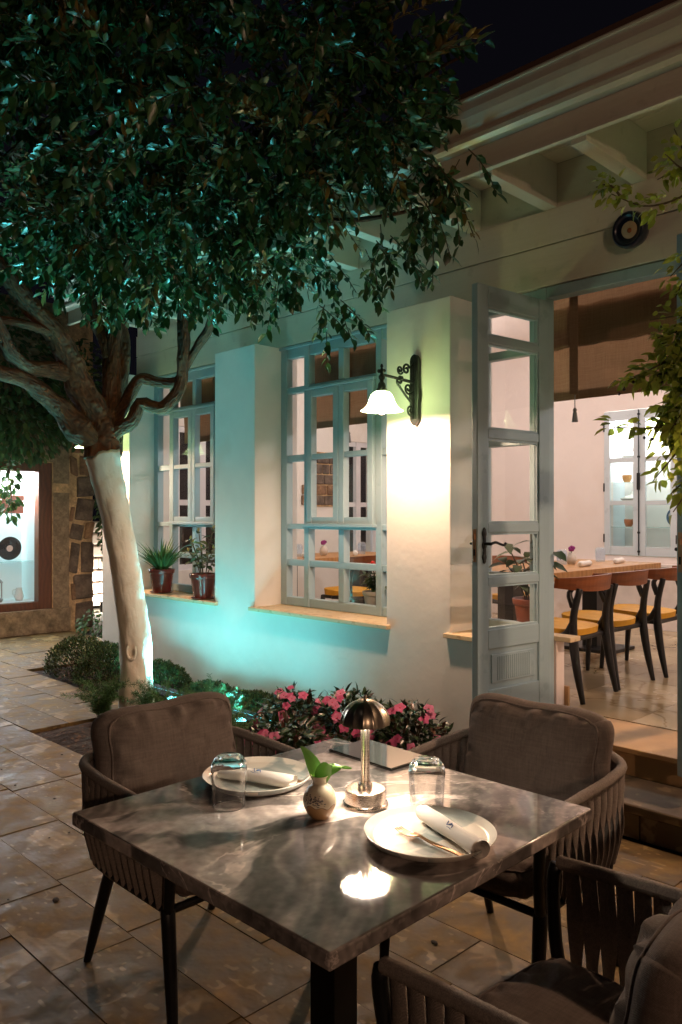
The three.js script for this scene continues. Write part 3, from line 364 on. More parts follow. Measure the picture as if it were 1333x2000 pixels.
// ---------- wall lamps: iron scroll bracket, green glass bell shade, bulb ----------
M.shade = phys([0.44, 0.9, 0.56], 0.93, { transmission: 0.6, thickness: 0, specularIntensity: 0.6 });
function spiral(cy, cz, r0, turns, a0, dir, n = 26) { const p = []; for (let i = 0; i <= n; i++) { const t = i / n, r = r0 * (1 - 0.82 * t), a = a0 + dir * t * turns * Math.PI * 2; p.push(V(0, cy + r * Math.sin(a), cz + r * Math.cos(a))); } return p; }
function wallLamp(x, label) { // local origin on the wall face at the foot of the back plate
  const t = thing('wall_lamp', label, 'lamp', [x, 2.077, 0.0], 0, 'green glass wall lamps on the pillars');
  const s = new THREE.Shape(); s.moveTo(-0.028, 0.03); s.lineTo(-0.031, 0.14); s.quadraticCurveTo(-0.045, 0.19, -0.031, 0.235); s.lineTo(-0.03, 0.4); s.quadraticCurveTo(-0.03, 0.44, 0, 0.447); s.quadraticCurveTo(0.03, 0.44, 0.03, 0.4); s.lineTo(0.031, 0.235); s.quadraticCurveTo(0.045, 0.19, 0.031, 0.14); s.lineTo(0.028, 0.03); s.quadraticCurveTo(0.012, 0.0, 0, 0.0); s.quadraticCurveTo(-0.012, 0.0, -0.028, 0.03);
  const pg = new THREE.ExtrudeGeometry(s, { depth: 0.022, bevelEnabled: true, bevelSize: 0.005, bevelThickness: 0.006, bevelSegments: 3, curveSegments: 10 }); pg.translate(0, 0, 0.0065);
  const ribs = [-0.017, 0, 0.017].map(q => cyl(0.006, 0.006, V(q, 0.03, 0.034), V(q, 0.4, 0.034), 8)); part(t, 'back_plate', merge([uvm(pg), ...ribs]), M.iron);
  const T = (pts, r) => tube(pts, r, 48, 8), z0 = 0.03;
  part(t, 'scroll', merge([T([V(0, 0.4, z0), V(0, 0.36, 0.07), ...spiral(0.345, 0.105, 0.035, 1.3, 2.6, -1).slice(2)], 0.0075), T([V(0, 0.12, z0), V(0, 0.17, 0.1), V(0, 0.22, 0.16), ...spiral(0.262, 0.168, 0.03, 1.2, -1.4, 1)], 0.0075), T([V(0, 0.21, z0), ...spiral(0.225, 0.085, 0.036, 1.4, -2.4, 1)], 0.007), T([V(0, 0.04, z0), V(0, 0.05, 0.06), ...spiral(0.09, 0.062, 0.034, 1.3, -1.4, 1)], 0.0065), T(spiral(0.335, 0.165, 0.028, 1.5, 3.6, 1), 0.0065)]), M.iron);
  part(t, 'arm', merge([cyl(0.011, 0.009, V(0, 0.27, z0), V(0, 0.285, 0.33), 10), cyl(0.016, 0.016, V(0, 0.283, 0.15), V(0, 0.284, 0.17), 10)]), M.iron);
  part(t, 'finial', merge([lathe([[0.0, 0.352], [0.006, 0.348], [0.01, 0.335], [0.005, 0.325], [0.014, 0.312], [0.016, 0.3], [0.009, 0.288], [0.02, 0.276], [0.02, 0.262], [0.012, 0.25], [0.012, 0.232]], 16).translate(0, 0, 0.335), ...[0, 2.1, 4.2].map(a => new THREE.SphereGeometry(0.012, 10, 8).translate(0.018 * Math.cos(a), 0.305, 0.335 + 0.018 * Math.sin(a)))]), M.iron);
  part(t, 'socket', lathe([[0.012, 0.24], [0.022, 0.228], [0.026, 0.205], [0.034, 0.19], [0.034, 0.176], [0.012, 0.172]], 24).translate(0, 0, 0.335), M.iron);
  part(t, 'shade', lathe([[0.03, 0.18], [0.048, 0.176], [0.062, 0.162], [0.072, 0.14], [0.081, 0.115], [0.093, 0.092], [0.112, 0.074], [0.13, 0.064], [0.132, 0.06]], 56).translate(0, 0, 0.335), M.shade);
  part(t, 'bulb', lathe([[0, 0.036], [0.014, 0.039], [0.024, 0.05], [0.032, 0.068], [0.038, 0.09], [0.034, 0.112], [0.02, 0.135], [0.014, 0.16], [0, 0.162]], 24).translate(0, 0, 0.335), glow(COL.warm, 9));
  pointLight(t, COL.warm, LAMP.wall, 0, 0.1, 0.335, 2); return t;
}
wallLamp(-3.323, 'black scroll wall lamp on the pillar between the near window and the open door');
wallLamp(-7.12, 'black scroll wall lamp on the far pillar behind the tree trunk');
wallLamp(-0.6, 'black scroll wall lamp on the pillar right of the door');
// garden spotlights along the bed, throwing blue-green light up the wall and into the tree
[[-5.26, 0.6, 0.04, -0.1, 'garden spotlight glowing blue-green at the foot of the whitewashed tree'], [-4.4, 0.62, 0.0, -0.1, 'garden spotlight among the ferns beside the pink flowers'], [-5.93, 0.6, 0.05, -0.12, 'garden spotlight hidden behind the whitewashed trunk']].forEach(([x, z, dx, dz, label], i) => {
  const t = thing('garden_spotlight', label, 'spotlight', [x, 0, z], 0, 'garden spotlights in the bed');
  part(t, 'spike', cyl(0.012, 0.008, V(0, 0.03, 0), V(0, -0.04, 0), 8), M.darkMetal);
  const dir = V(dx, 1, dz).normalize(), q = new THREE.Quaternion().setFromUnitVectors(V(0, 1, 0), dir);
  part(t, 'housing', lathe([[0, 0.025], [0.04, 0.03], [0.05, 0.05], [0.052, 0.086], [0.049, 0.088], [0.049, 0.075], [0, 0.072]], 28).applyQuaternion(q), M.darkMetal);
  part(t, 'lens', lathe([[0.0485, 0.085], [0.044, 0.094], [0.03, 0.103], [0, 0.108]], 28).applyQuaternion(q), glow(COL.teal, 12));
  const l = new THREE.SpotLight(rgb(COL.teal), LAMP.uplight[i], 0, 1.54, 1, 2); l.position.copy(dir.clone().multiplyScalar(0.16)); l.target.position.copy(dir.clone().multiplyScalar(2)); l.castShadow = true; l.shadow.radius = 2.4; t.add(l, l.target);
  const b = new THREE.SpotLight(rgb(COL.teal), LAMP.beam[i], 0, 0.74, 1, 2); b.position.copy(l.position); b.target.position.set(0.2, 3, 0.98); b.castShadow = true; b.shadow.radius = 2.4; t.add(b, b.target); // the main beam of the same lens, up into the crown
});
{ // a linear wash light lying in the bed along the wall
  const t = thing('wash_light', 'long low wash light glowing blue-green among the shrubs along the wall', 'light', [-5.1, 0.03, 0.53]), L = 2.2, tilt = new THREE.Quaternion().setFromUnitVectors(V(0, 1, 0), V(0, 0.86, -0.5).normalize());
  part(t, 'housing', merge([rb(-L / 2, L / 2, 0.03, 0.075, -0.03, 0.03, 0.004), rb(-L / 2, L / 2, 0.075, 0.09, -0.034, -0.029, 0.002), rb(-L / 2, L / 2, 0.075, 0.1, 0.029, 0.034, 0.002)]).applyQuaternion(tilt), M.darkMetal); part(t, 'lens', rb(-L / 2 + 0.01, L / 2 - 0.01, 0.076, 0.082, -0.026, 0.026, 0.002).applyQuaternion(tilt), glow(COL.teal, 5)); for (const x of [-0.7, 0.7]) part(t, 'bracket', cyl(0.01, 0.01, V(x, -0.04, 0), V(x, 0.04, 0), 8), M.darkMetal);
  const l = new THREE.RectAreaLight(rgb(COL.teal), LAMP.wash, L - 0.04, 0.05); l.position.set(0, 0.084, 0).applyQuaternion(tilt); l.quaternion.setFromUnitVectors(V(0, 0, -1), V(0, 0.86, -0.5).normalize()); t.add(l);
}
// a lantern on a post, across the courtyard behind the viewer: it lights the fronts of the crown, the trunk and the eaves
{
  const t = thing('street_lantern', 'tall black post lantern with a lit glass head across the courtyard', 'street lamp', [4.5, -0.045, 5.6]);
  part(t, 'post', lathe([[0, 0], [0.14, 0], [0.14, 0.05], [0.09, 0.1], [0.07, 0.5], [0.045, 0.6], [0.035, 2.7], [0.05, 2.75], [0.02, 2.8], [0, 2.8]], 20), M.iron); part(t, 'head', merge([0, 1, 2, 3].map(k => { const a = k * Math.PI / 2 + 0.78; return cyl(0.008, 0.008, V(0.08 * Math.cos(a), 2.8, 0.08 * Math.sin(a)), V(0.14 * Math.cos(a), 3.15, 0.14 * Math.sin(a)), 6); }).concat([lathe([[0, 2.79], [0.09, 2.79], [0.09, 2.81], [0, 2.81]], 4)])), M.iron); part(t, 'cap', lathe([[0.17, 3.15], [0.1, 3.24], [0.03, 3.28], [0.02, 3.36], [0, 3.38]], 4), M.iron); part(t, 'bulb', new THREE.SphereGeometry(0.07, 20, 14).translate(0, 2.97, 0), glow(COL.warm, 9)); pointLight(t, COL.warm, LAMP.lantern, 0, 2.97, 0, 3.4);
}
// round ornament on the beam above the door
{
  const t = thing('wall_ornament', 'round dark blue wall ornament with a cream centre on the beam above the door', 'ornament', [-1.97, 3.045, -0.246]); t.rotation.set(0.12, -0.12, 0); t.scale.setScalar(0.86);
  part(t, 'dish', lathe([[0, 0.0], [0.07, 0.0], [0.1, 0.02], [0.115, 0.06], [0.112, 0.1], [0.1, 0.112], [0.085, 0.105], [0.075, 0.085], [0, 0.08]], 48).rotateX(Math.PI / 2).translate(0, 0, 0.0), phys([0.006, 0.009, 0.03], 0.3, { clearcoat: 0.5 }));
  part(t, 'iris', lathe([[0, 0.094], [0.05, 0.092], [0.055, 0.08]], 36).rotateX(Math.PI / 2), std([0.55, 0.42, 0.24], 0.5)); part(t, 'pupil', new THREE.SphereGeometry(0.016, 16, 10).scale(1, 1, 0.4).translate(0.006, -0.006, 0.094), std([0.32, 0.1, 0.02], 0.5));
}
// ---------- table on the terrace ----------
const TT = 0.75;
{
  const t = thing('terrace_table', 'square brown marble table with black pedestal in the foreground', 'table', [-1.458, 0, 2.538], 0.02);
  const g = new RoundedBoxGeometry(0.925, 0.034, 0.945, 3, 0.006); g.translate(0, TT - 0.017, 0); part(t, 'table_top', uvm(g, [0.35, 0.1]), M.marble);
  part(t, 'pedestal', rb(-0.043, 0.043, 0.02, 0.71, -0.043, 0.043, 0.004), M.darkMetal); part(t, 'top_plate', bx(-0.22, 0.22, 0.711, 0.72, -0.22, 0.22), M.darkMetal); part(t, 'base', rb(-0.27, 0.27, 0, 0.02, -0.27, 0.27, 0.004), M.darkMetal);
}
// table lamp: brushed steel, fluted dome
const brushed = (c, r) => std(c, r, { metalness: 1, roughnessMap: gray(128, 0.06, (u, v) => 0.55 + 0.45 * vn(u * 4, v * 128, 128, 703)), bumpMap: gray(128, 0.05, (u, v) => vn(u * 3, v * 128, 128, 705)), bumpScale: 0.00004 });
M.steel = brushed([0.6, 0.52, 0.45], 0.32); M.bronze = brushed([0.5, 0.43, 0.33], 0.36);
{
  const t = thing('table_lamp', 'brushed metal table lamp with a fluted dome shade, lit', 'lamp', [-1.43, TT, 2.452]);
  part(t, 'base', merge([lathe([[0, 0], [0.058, 0], [0.06, 0.003], [0.058, 0.008], [0.054, 0.009], [0.053, 0.011], [0.053, 0.04], [0.051, 0.042], [0, 0.043]], 64), lathe([[0.018, 0.042], [0.019, 0.044], [0.019, 0.053], [0.014, 0.056], [0.013, 0.062]], 32)]), M.steel);
  part(t, 'stem', lathe([[0.0112, 0.06], [0.0112, 0.15], [0.0118, 0.185], [0.0135, 0.212], [0.0135, 0.214]], 32), M.steel);
  const N = 14, pos = [], idx = [], A = 112, Bn = 18; for (let j = 0; j <= Bn; j++) for (let i = 0; i <= A; i++) { const e = j / Bn * Math.PI / 2, a = i / A * Math.PI * 2, fl = 1 - 0.06 * Math.abs(Math.sin(a * N / 2)) * Math.sin(e), r = 0.066 * Math.sin(e) * fl; pos.push(r * Math.cos(a), 0.21 + 0.062 * Math.cos(e), r * Math.sin(a)); }
  for (let j = 0; j < Bn; j++) for (let i = 0; i < A; i++) { const a = j * (A + 1) + i, b = a + A + 1; idx.push(a, a + 1, b, a + 1, b + 1, b); }
  const g = new THREE.BufferGeometry(); g.setAttribute('position', new THREE.Float32BufferAttribute(pos, 3)); g.setAttribute('uv', new THREE.Float32BufferAttribute(new Float32Array(pos.length / 3 * 2), 2)); g.setIndex(idx); g.computeVertexNormals();
  part(t, 'shade', g, M.bronze); part(t, 'knob', lathe([[0, 0.284], [0.004, 0.283], [0.005, 0.278], [0.004, 0.272], [0.009, 0.269]], 16), M.bronze);
  part(t, 'light_ring', lathe([[0.0145, 0.222], [0.0145, 0.217], [0.056, 0.217], [0.058, 0.222]], 48), glow(COL.led, 48));
  for (let k = 0; k < 4; k++) { const a = Math.PI / 4 + k * Math.PI / 2; pointLight(t, COL.led, LAMP.table / 4, 0.036 * Math.cos(a), 0.206, 0.036 * Math.sin(a), 0.9); }
}
// bud vase with three thick leaves
{
  const t = thing('bud_vase', 'small two-tone ceramic vase with three green leaves on the marble table', 'vase', [-1.447, TT, 2.597]);
  const prof = [[0, 0], [0.02, 0], [0.022, 0.003], [0.032, 0.014], [0.04, 0.032], [0.0415, 0.046], [0.038, 0.062], [0.029, 0.076], [0.0185, 0.083], [0.0165, 0.088], [0.0175, 0.098], [0.0215, 0.104], [0.0215, 0.1055], [0.0185, 0.104], [0.014, 0.092], [0.014, 0.07]];
  const c = document.createElement('canvas'); c.width = c.height = 256; const x = c.getContext('2d'); const r = rng(3);
  x.fillStyle = '#b08a5e'; x.fillRect(0, 0, 256, 256); x.fillStyle = '#c9bda2'; x.beginPath(); x.moveTo(0, 0); x.lineTo(256, 0); for (let i = 256; i >= 0; i -= 4) x.lineTo(i, 168 + 7 * Math.sin(i * 0.2) + 5 * Math.sin(i * 0.09)); x.closePath(); x.fill(); x.strokeStyle = '#6a4426'; x.lineWidth = 2.5; x.beginPath(); for (let i = 0; i <= 256; i += 4) x.lineTo(i, 169 + 7 * Math.sin(i * 0.2) + 5 * Math.sin(i * 0.09)); x.stroke();
  for (let i = 0; i < 90; i++) { x.fillStyle = ['#3a3440', '#5b5560', '#2d2a33'][i % 3]; x.beginPath(); const px = 128 + 30 * (r() + r() - 1), py = 128 + 34 * (r() + r() - 1); x.ellipse(px, py, 1 + 2.6 * r(), 1 + 2 * r(), r() * 3, 0, 7); x.fill(); }
  const tx = new THREE.CanvasTexture(c); tx.colorSpace = THREE.SRGBColorSpace; tx.wrapS = THREE.RepeatWrapping;
  const g = lathe(prof, 56), p = g.attributes.position, u = g.attributes.uv; for (let i = 0; i < p.count; i++) u.setXY(i, u.getX(i), p.getY(i) / 0.106); g.rotateY(-2.7);
  part(t, 'vase_body', g, phys(0xffffff, 0.4, { map: tx, clearcoat: 0.4, clearcoatRoughness: 0.3 }));
  M.fleshy = phys([0.1, 0.25, 0.035], 0.4, { transmission: 0.25, thickness: 0 });
  const leaf = (pts, w) => { const cv = new THREE.CatmullRomCurve3(pts), S = 16, Q = 6, pos = [], idx = []; for (let i = 0; i <= S; i++) { const s = i / S, q = cv.getPointAt(s), tn = cv.getTangentAt(s), sd = V(0.72, 0, -0.69).cross(tn).normalize().cross(tn).normalize(), nn = sd.clone().cross(tn), ww = w * Math.sin(Math.PI * Math.pow(s * 0.97 + 0.03, 0.75)) + 0.003; for (let j = 0; j <= Q; j++) { const a = j / Q * 2 - 1; q.clone().add(sd.clone().multiplyScalar(a * ww)).add(nn.clone().multiplyScalar(0.35 * ww * a * a)).toArray(pos, pos.length); } } for (let i = 0; i < S; i++) for (let j = 0; j < Q; j++) { const a = i * (Q + 1) + j, b = a + Q + 1; idx.push(a, b, a + 1, a + 1, b, b + 1); } const g = new THREE.BufferGeometry(); g.setAttribute('position', new THREE.Float32BufferAttribute(pos, 3)); g.setIndex(idx); g.computeVertexNormals(); return g; };
  const rt = (l, y, f = 0) => V(l * CA - f * SA, y, -l * SA - f * CA); // along the table's diagonal
  part(t, 'leaf', leaf([rt(-0.002, 0.08), rt(-0.012, 0.12), rt(-0.03, 0.155), rt(-0.046, 0.176)], 0.015), M.fleshy); part(t, 'leaf', leaf([rt(0.003, 0.08, -0.004), rt(0.01, 0.115, -0.012), rt(0.022, 0.138, -0.024), rt(0.036, 0.14, -0.034)], 0.017), M.fleshy); part(t, 'leaf', leaf([rt(0.003, 0.08, 0.004), rt(0.02, 0.112, 0.01), rt(0.05, 0.122, 0.016), rt(0.08, 0.116, 0.02)], 0.011), M.fleshy);
}
// plates, rolled napkins, forks, upturned tumblers
const plateTex = (s) => tex(512, 0.36, (u, v) => { const w = fbm(u, v, 3, 4, s) - 0.5, a = fbm(u + 0.3 * w, v * 0.5 + 0.4 * w, 4, 5, s + 4), k = smooth(0.5, 0.64, a), st = vn((u + 0.2 * w) * 6, v * 40, 40, s + 9); return mix3([226, 218, 204], [148, 160, 158], k * (0.6 + 0.4 * st)); });
const plateG = () => uvm(lathe([[0, 0.006], [0.1, 0.006], [0.105, 0.0], [0.118, 0.0], [0.142, 0.012], [0.1515, 0.024], [0.152, 0.0265], [0.1495, 0.027], [0.139, 0.017], [0.128, 0.0135], [0, 0.0125]], 96), [0.18, 0.18]);
M.fork = std([0.5, 0.28, 0.15], 0.28, { metalness: 1 });
function setting(x, z, s, turnN, labels, forkDir, forkAt, showFork) {
  const p = solo('dinner_plate', labels[0], 'plate', plateG(), phys(0xffffff, 0.24, { map: plateTex(s), clearcoat: 0.5, clearcoatRoughness: 0.1 }), [x, TT, z], 'stoneware plates on the marble table');
  // napkin: a cloth rolled into a spiral
  const L = 0.235, turns = 3.2, pos = [], uv = [], idx = [], N = 90, S = 14, rr = rng(s); for (let i = 0; i <= S; i++) { const tt = i / S - 0.5, fl = 1 + 0.05 * Math.sin(tt * 9 + s) ; for (let j = 0; j <= N; j++) { const f = j / N, a = f * turns * Math.PI * 2 + 0.3, r = (0.006 + 0.0168 * Math.pow(f, 0.8)) * fl * (1 + 0.04 * Math.sin(a * 2 + tt * 5)); const edge = f > 0.9 ? (f - 0.9) * 0.06 : 0; pos.push(tt * L + 0.004 * Math.sin(a + s) * (Math.abs(tt) > 0.45 ? 1 : 0), r * Math.sin(a) * 0.88 - edge * 0.2, r * Math.cos(a) * 1.08 + edge); uv.push(tt * L, f * 0.3); } }
  for (let i = 0; i < S; i++) for (let j = 0; j < N; j++) { const a = i * (N + 1) + j, b = a + N + 1; idx.push(a, b, a + 1, a + 1, b, b + 1); }
  const g = new THREE.BufferGeometry(); g.setAttribute('position', new THREE.Float32BufferAttribute(pos, 3)); g.setAttribute('uv', new THREE.Float32BufferAttribute(uv, 2)); g.setIndex(idx); g.computeVertexNormals();
  const n = thing('rolled_napkin', labels[1], 'napkin', [x + turnN[1], TT + 0.0125 + 0.0205, z + turnN[2]], turnN[0], 'rolled napkins on the plates'); part(n, 'cloth', g, M.linen);
  // small blue embroidered mark
  const mk = []; const sw = [[-0.012, 0.006], [-0.004, -0.004], [0.003, 0.006], [0.0, -0.002], [0.009, 0.003], [0.014, -0.005]]; const P3 = ([a, b]) => { const an = Math.PI / 2 + b / 0.022 - 0.5; return V(a + 0.012, 0.0234 * Math.sin(an) * 0.92, 0.025 * Math.cos(an) * 1.02); }; mk.push(tube(sw.map(P3), 0.0011, 30, 5), tube([[-0.016, -0.006], [-0.006, -0.008], [0.006, -0.007], [0.016, -0.008]].map(P3), 0.0008, 16, 5)); part(n, 'embroidered_mark', merge(mk), std([0.05, 0.12, 0.3], 0.8));
  if (showFork) { // gold fork beside the napkin, tines pointing along -x locally
    const f = thing('fork', labels[2], 'fork', [x + forkAt[0], TT + 0.0165, z + forkAt[1]], forkDir, 'gold forks on the plates'), k = []; const w = 0.0026; for (let i = 0; i < 4; i++) { const zz = (i - 1.5) * 0.0062; k.push(tube([V(-0.1, 0.005, zz), V(-0.085, 0.0025, zz), V(-0.062, 0.003, zz * 0.95), V(-0.05, 0.004, zz * 0.9)], 0.0015, 10, 6)); } part(f, 'tines', merge(k), M.fork);
    const hs = new THREE.Shape(); hs.moveTo(-0.054, 0.0112); hs.quadraticCurveTo(-0.034, 0.0115, -0.026, 0.0035); hs.lineTo(0.02, 0.003); hs.quadraticCurveTo(0.07, 0.0038, 0.105, 0.0056); hs.quadraticCurveTo(0.111, 0, 0.105, -0.0056); hs.quadraticCurveTo(0.07, -0.0038, 0.02, -0.003); hs.lineTo(-0.026, -0.0035); hs.quadraticCurveTo(-0.034, -0.0115, -0.054, -0.0112); const hg = new THREE.ExtrudeGeometry(hs, { depth: 0.0018, bevelEnabled: true, bevelSize: 0.0008, bevelThickness: 0.0008, bevelSegments: 2, curveSegments: 16 }); hg.rotateX(-Math.PI / 2); const hp = hg.attributes.position; for (let i = 0; i < hp.count; i++) { const X = hp.getX(i); hp.setY(i, hp.getY(i) + 0.003 + 0.005 * smooth(-0.055, -0.02, X) * smooth(0.02, -0.03, X) + 0.004 * smooth(0.0, 0.1, X)); } hg.computeVertexNormals(); part(f, 'handle', hg, M.fork);
  }
}
setting(-1.166, 2.512, 801, [-0.33, 0.045, -0.02], ['pale glazed plate nearest the camera on the marble table', 'white napkin rolled on the plate nearest the camera', 'gold fork lying beside the napkin on the nearest plate'], -0.12, [0.03, 0.045], true);
setting(-1.76, 2.545, 841, [0.35, 0.03, 0.03], ['pale glazed plate at the far left side of the marble table', 'white napkin rolled on the far left plate', 'gold fork half hidden behind the napkin on the far left plate'], 0.3, [0.04, -0.015], true);
const glassG = lathe([[0.037, 0.0], [0.0385, 0.0005], [0.0395, 0.002], [0.043, 0.06], [0.0445, 0.078], [0.0425, 0.09], [0.035, 0.1], [0.028, 0.104], [0.024, 0.105], [0.02, 0.1035], [0, 0.103], [0, 0.098], [0.02, 0.0975], [0.032, 0.094], [0.0395, 0.086], [0.0415, 0.077], [0.0405, 0.06], [0.0368, 0.003], [0.0365, 0.001], [0.037, 0.0]].map(p => [p[0] * 1.05, p[1] * 1.25]), 64);
M.tumbler = phys([1, 1, 1], 0.0, { transmission: 1, thickness: 0.004, ior: 1.48, attenuationColor: rgb([0.72, 0.9, 0.92]), attenuationDistance: 0.12 });
solo('tumbler', 'upturned glass tumbler behind the nearest plate', 'glass', glassG, M.tumbler, [-1.292, TT + 0.0005, 2.37], 'upturned tumblers on the marble table');
solo('tumbler', 'upturned glass tumbler in front of the far left plate', 'glass', glassG, M.tumbler, [-1.665, TT + 0.0005, 2.712], 'upturned tumblers on the marble table');
{ // bits of leaf and grit dropped on the paving
  const r = rng(404), g = []; for (let k = 0; k < 70; k++) { const x = -6.5 + 6 * r(), z = 1.7 + 1.7 * r(), s = 0.004 + 0.009 * r() * r(), q = new THREE.IcosahedronGeometry(s, 0); q.scale(1 + r(), 0.45, 0.7 + 0.6 * r()); q.rotateY(r() * 6); q.translate(x, 0.003, z); g.push(q); }
  const m = solo('leaf_litter', 'dark specks of leaf litter scattered over the paving', 'litter', merge(g), std([0.03, 0.022, 0.014], 0.9)); m.userData.kind = 'stuff';
}
{ // dark acrylic menu board
  const m = thing('menu_board', 'dark glossy menu board lying at the back of the marble table', 'menu', [-1.692, TT, 2.122], -0.02); part(m, 'board', rb(-0.135, 0.135, 0.0, 0.009, -0.085, 0.085, 0.003), phys([0.012, 0.011, 0.009], 0.05, { ior: 1.8 }));
}
// ---------- woven rope armchairs ----------
function cushionG(w, h, d, seed, puff = 0.5) { // a filled cushion: full in the middle, rounded at the corners, with pulls running in from piped seams
  const f = (a, b, c) => {
    const m = Math.max(Math.abs(a), Math.abs(c), 1e-6), q = Math.pow(Math.pow(Math.abs(a), 7) + Math.pow(Math.abs(c), 7), 1 / 7) + 1e-6; a *= m / q; c *= m / q;
    const e = clamp(1 - m), k = mix(1 - puff, 1, Math.pow(clamp(1 - Math.pow(m, 3.2)), 0.55)), belly = 1 - 0.11 * Math.pow(Math.abs(b), 2.4), along = Math.abs(a) > Math.abs(c) ? c + 3 : a + 9;
    const pull = Math.exp(-e * 6) * (1 - Math.exp(-e * 40)) * (vn(along * 7.5 + 20, 3 * e + 20 + seed, 512, seed) - 0.5), crease = -Math.pow(clamp(1 - Math.abs(vn(a * 1.7 + 20, c * 2.2 + a + 20, 512, seed + 1) - 0.5) * 11), 2), soft = vn(a * 2.2 + 40, c * 2.2 + 40, 512, seed + 2) - 0.5;
    const dy = (0.045 * pull + 0.006 * crease * smooth(0, 0.3, e) + 0.012 * soft) * b, sag = (vn(along * 1.8 + 60, 5, 512, seed + 7) - 0.5) * 0.018 * smooth(0.5, 1, m);
    return V(a * belly * (w / 2 + sag), b * k * h / 2 + dy * (h / 0.17), c * belly * (d / 2 + sag));
  };
  const g = new THREE.BoxGeometry(2, 2, 2, 46, 12, 36), p = g.attributes.position; for (let i = 0; i < p.count; i++) { const q = f(p.getX(i), p.getY(i), p.getZ(i)); p.setXYZ(i, q.x, q.y, q.z); } g.computeVertexNormals();
  const pipe = []; for (const b of [-1, 1]) { const pts = []; for (let i = 0; i < 96; i++) { const t = i / 96 * 8, s = Math.floor(t / 2), r = t - 2 * s - 1; pts.push(f(...[[r, b, -1], [1, b, r], [-r, b, 1], [-1, b, -r]][s])); } pipe.push(tube(pts, 0.0042, 240, 6, true)); }
  return [g, pipe];
}
function ropeChair() { // local: sitter faces +z, origin on the ground
  const t = thing('rope_armchair', 'x', 'chair', [0, 0, 0], 0, 'woven rope armchairs round the marble table');
  const top = [V(-0.315, 0.655, 0.28), V(-0.316, 0.665, 0.1), V(-0.314, 0.675, -0.12), V(-0.292, 0.683, -0.245), V(-0.2, 0.69, -0.318), V(0, 0.692, -0.335), V(0.2, 0.69, -0.318), V(0.292, 0.683, -0.245), V(0.314, 0.675, -0.12), V(0.316, 0.665, 0.1), V(0.315, 0.655, 0.28)];
  const low = top.map(p => V(p.x * 0.9, 0.37, p.z * 0.88 + (p.z > 0 ? 0.0 : -0.005)));
  const ct = new THREE.CatmullRomCurve3(top), cl = new THREE.CatmullRomCurve3(low);
  // arm rail wrapped in rope: small ridges along it
  const rail = new THREE.TubeGeometry(ct, 220, 0.0165, 10), rp = rail.attributes.position; for (let i = 0; i <= 220; i++) { const c = ct.getPointAt(i / 220), k = 1 + (i % 11 === 0 ? -0.07 : 0) + 0.03 * Math.sin(i * 1.9); for (let j = 0; j <= 10; j++) { const q = i * 11 + j; rp.setXYZ(q, c.x + (rp.getX(q) - c.x) * k, c.y + (rp.getY(q) - c.y) * k, c.z + (rp.getZ(q) - c.z) * k); } } const ru = rail.attributes.uv; for (let i = 0; i < ru.count; i++) ru.setXY(i, ru.getY(i) * 0.1, ru.getX(i) * 1.9); rail.computeVertexNormals(); part(t, 'arm_rail', rail, M.rope);
  part(t, 'seat_frame', merge([new THREE.TubeGeometry(cl, 120, 0.012, 8), cyl(0.012, 0.012, low[0], low[10], 10), ...[-0.14, -0.02, 0.1].map(z => cyl(0.007, 0.007, V(-0.27, 0.365, z), V(0.27, 0.365, z), 8))]), M.darkMetal);
  const N = 38; for (let i = 0; i < N; i++) { // flat woven bands, each with half a twist
    const s = (i + 0.75) / (N + 0.5), a = ct.getPointAt(s), b = cl.getPointAt(s), tg = ct.getTangentAt(s), ax = b.clone().sub(a).normalize(), nn = tg.clone().cross(ax).normalize(), S = 12, hw = 0.0208, th = 0.0016, pos = [], uv = [], idx = [], L = a.distanceTo(b);
    for (let k = 0; k <= S; k++) { const f = k / S, tw = 1.45 * smooth(0.2, 0.8, f) - 0.1, c = a.clone().lerp(b, f).add(nn.clone().multiplyScalar(0.012 * Math.sin(f * Math.PI))), u = tg.clone().multiplyScalar(Math.cos(tw)).add(nn.clone().multiplyScalar(Math.sin(tw))), v = ax.clone().cross(u), w = hw * (1 - 0.25 * smooth(0.4, 1, f)); for (const [p, q] of [[-1, -1], [-0.4, -1], [0.4, -1], [1, -1], [1, 1], [0.4, 1], [-0.4, 1], [-1, 1]]) { c.clone().add(u.clone().multiplyScalar(p * w)).add(v.clone().multiplyScalar(q * th - 0.0065 * (1 - p * p))).toArray(pos, pos.length); uv.push(p * w, f * L); } }
    for (let k = 0; k < S; k++) for (let j = 0; j < 8; j++) { const p = k * 8 + j, q = k * 8 + (j + 1) % 8; idx.push(p, p + 8, q, q, p + 8, q + 8); }
    let g = new THREE.BufferGeometry(); g.setAttribute('position', new THREE.Float32BufferAttribute(pos, 3)); g.setAttribute('uv', new THREE.Float32BufferAttribute(uv, 2)); g.setIndex(idx); g.computeVertexNormals(); part(t, 'rope_band', g, M.rope);
  }
  for (const s of [-1, 1]) {
    part(t, 'front_post', limb([V(s * 0.315, 0.648, 0.285), V(s * 0.312, 0.62, 0.292), V(s * 0.296, 0.48, 0.278), V(s * 0.284, 0.37, 0.25)], [0.0165, 0.0165, 0.0165, 0.0165], 14, 10, 0), M.darkMetal);
    part(t, 'front_leg', limb([V(s * 0.282, 0.375, 0.245), V(s * 0.282, 0.19, 0.26), V(s * 0.282, 0.0, 0.275)], [0.0215, 0.0195, 0.0145], 8, 12, 0), M.darkMetal);
    part(t, 'back_leg', limb([V(s * 0.225, 0.375, -0.17), V(s * 0.24, 0.19, -0.235), V(s * 0.252, 0.0, -0.3)], [0.0215, 0.0195, 0.0135], 8, 12, 0), M.darkMetal);
  }
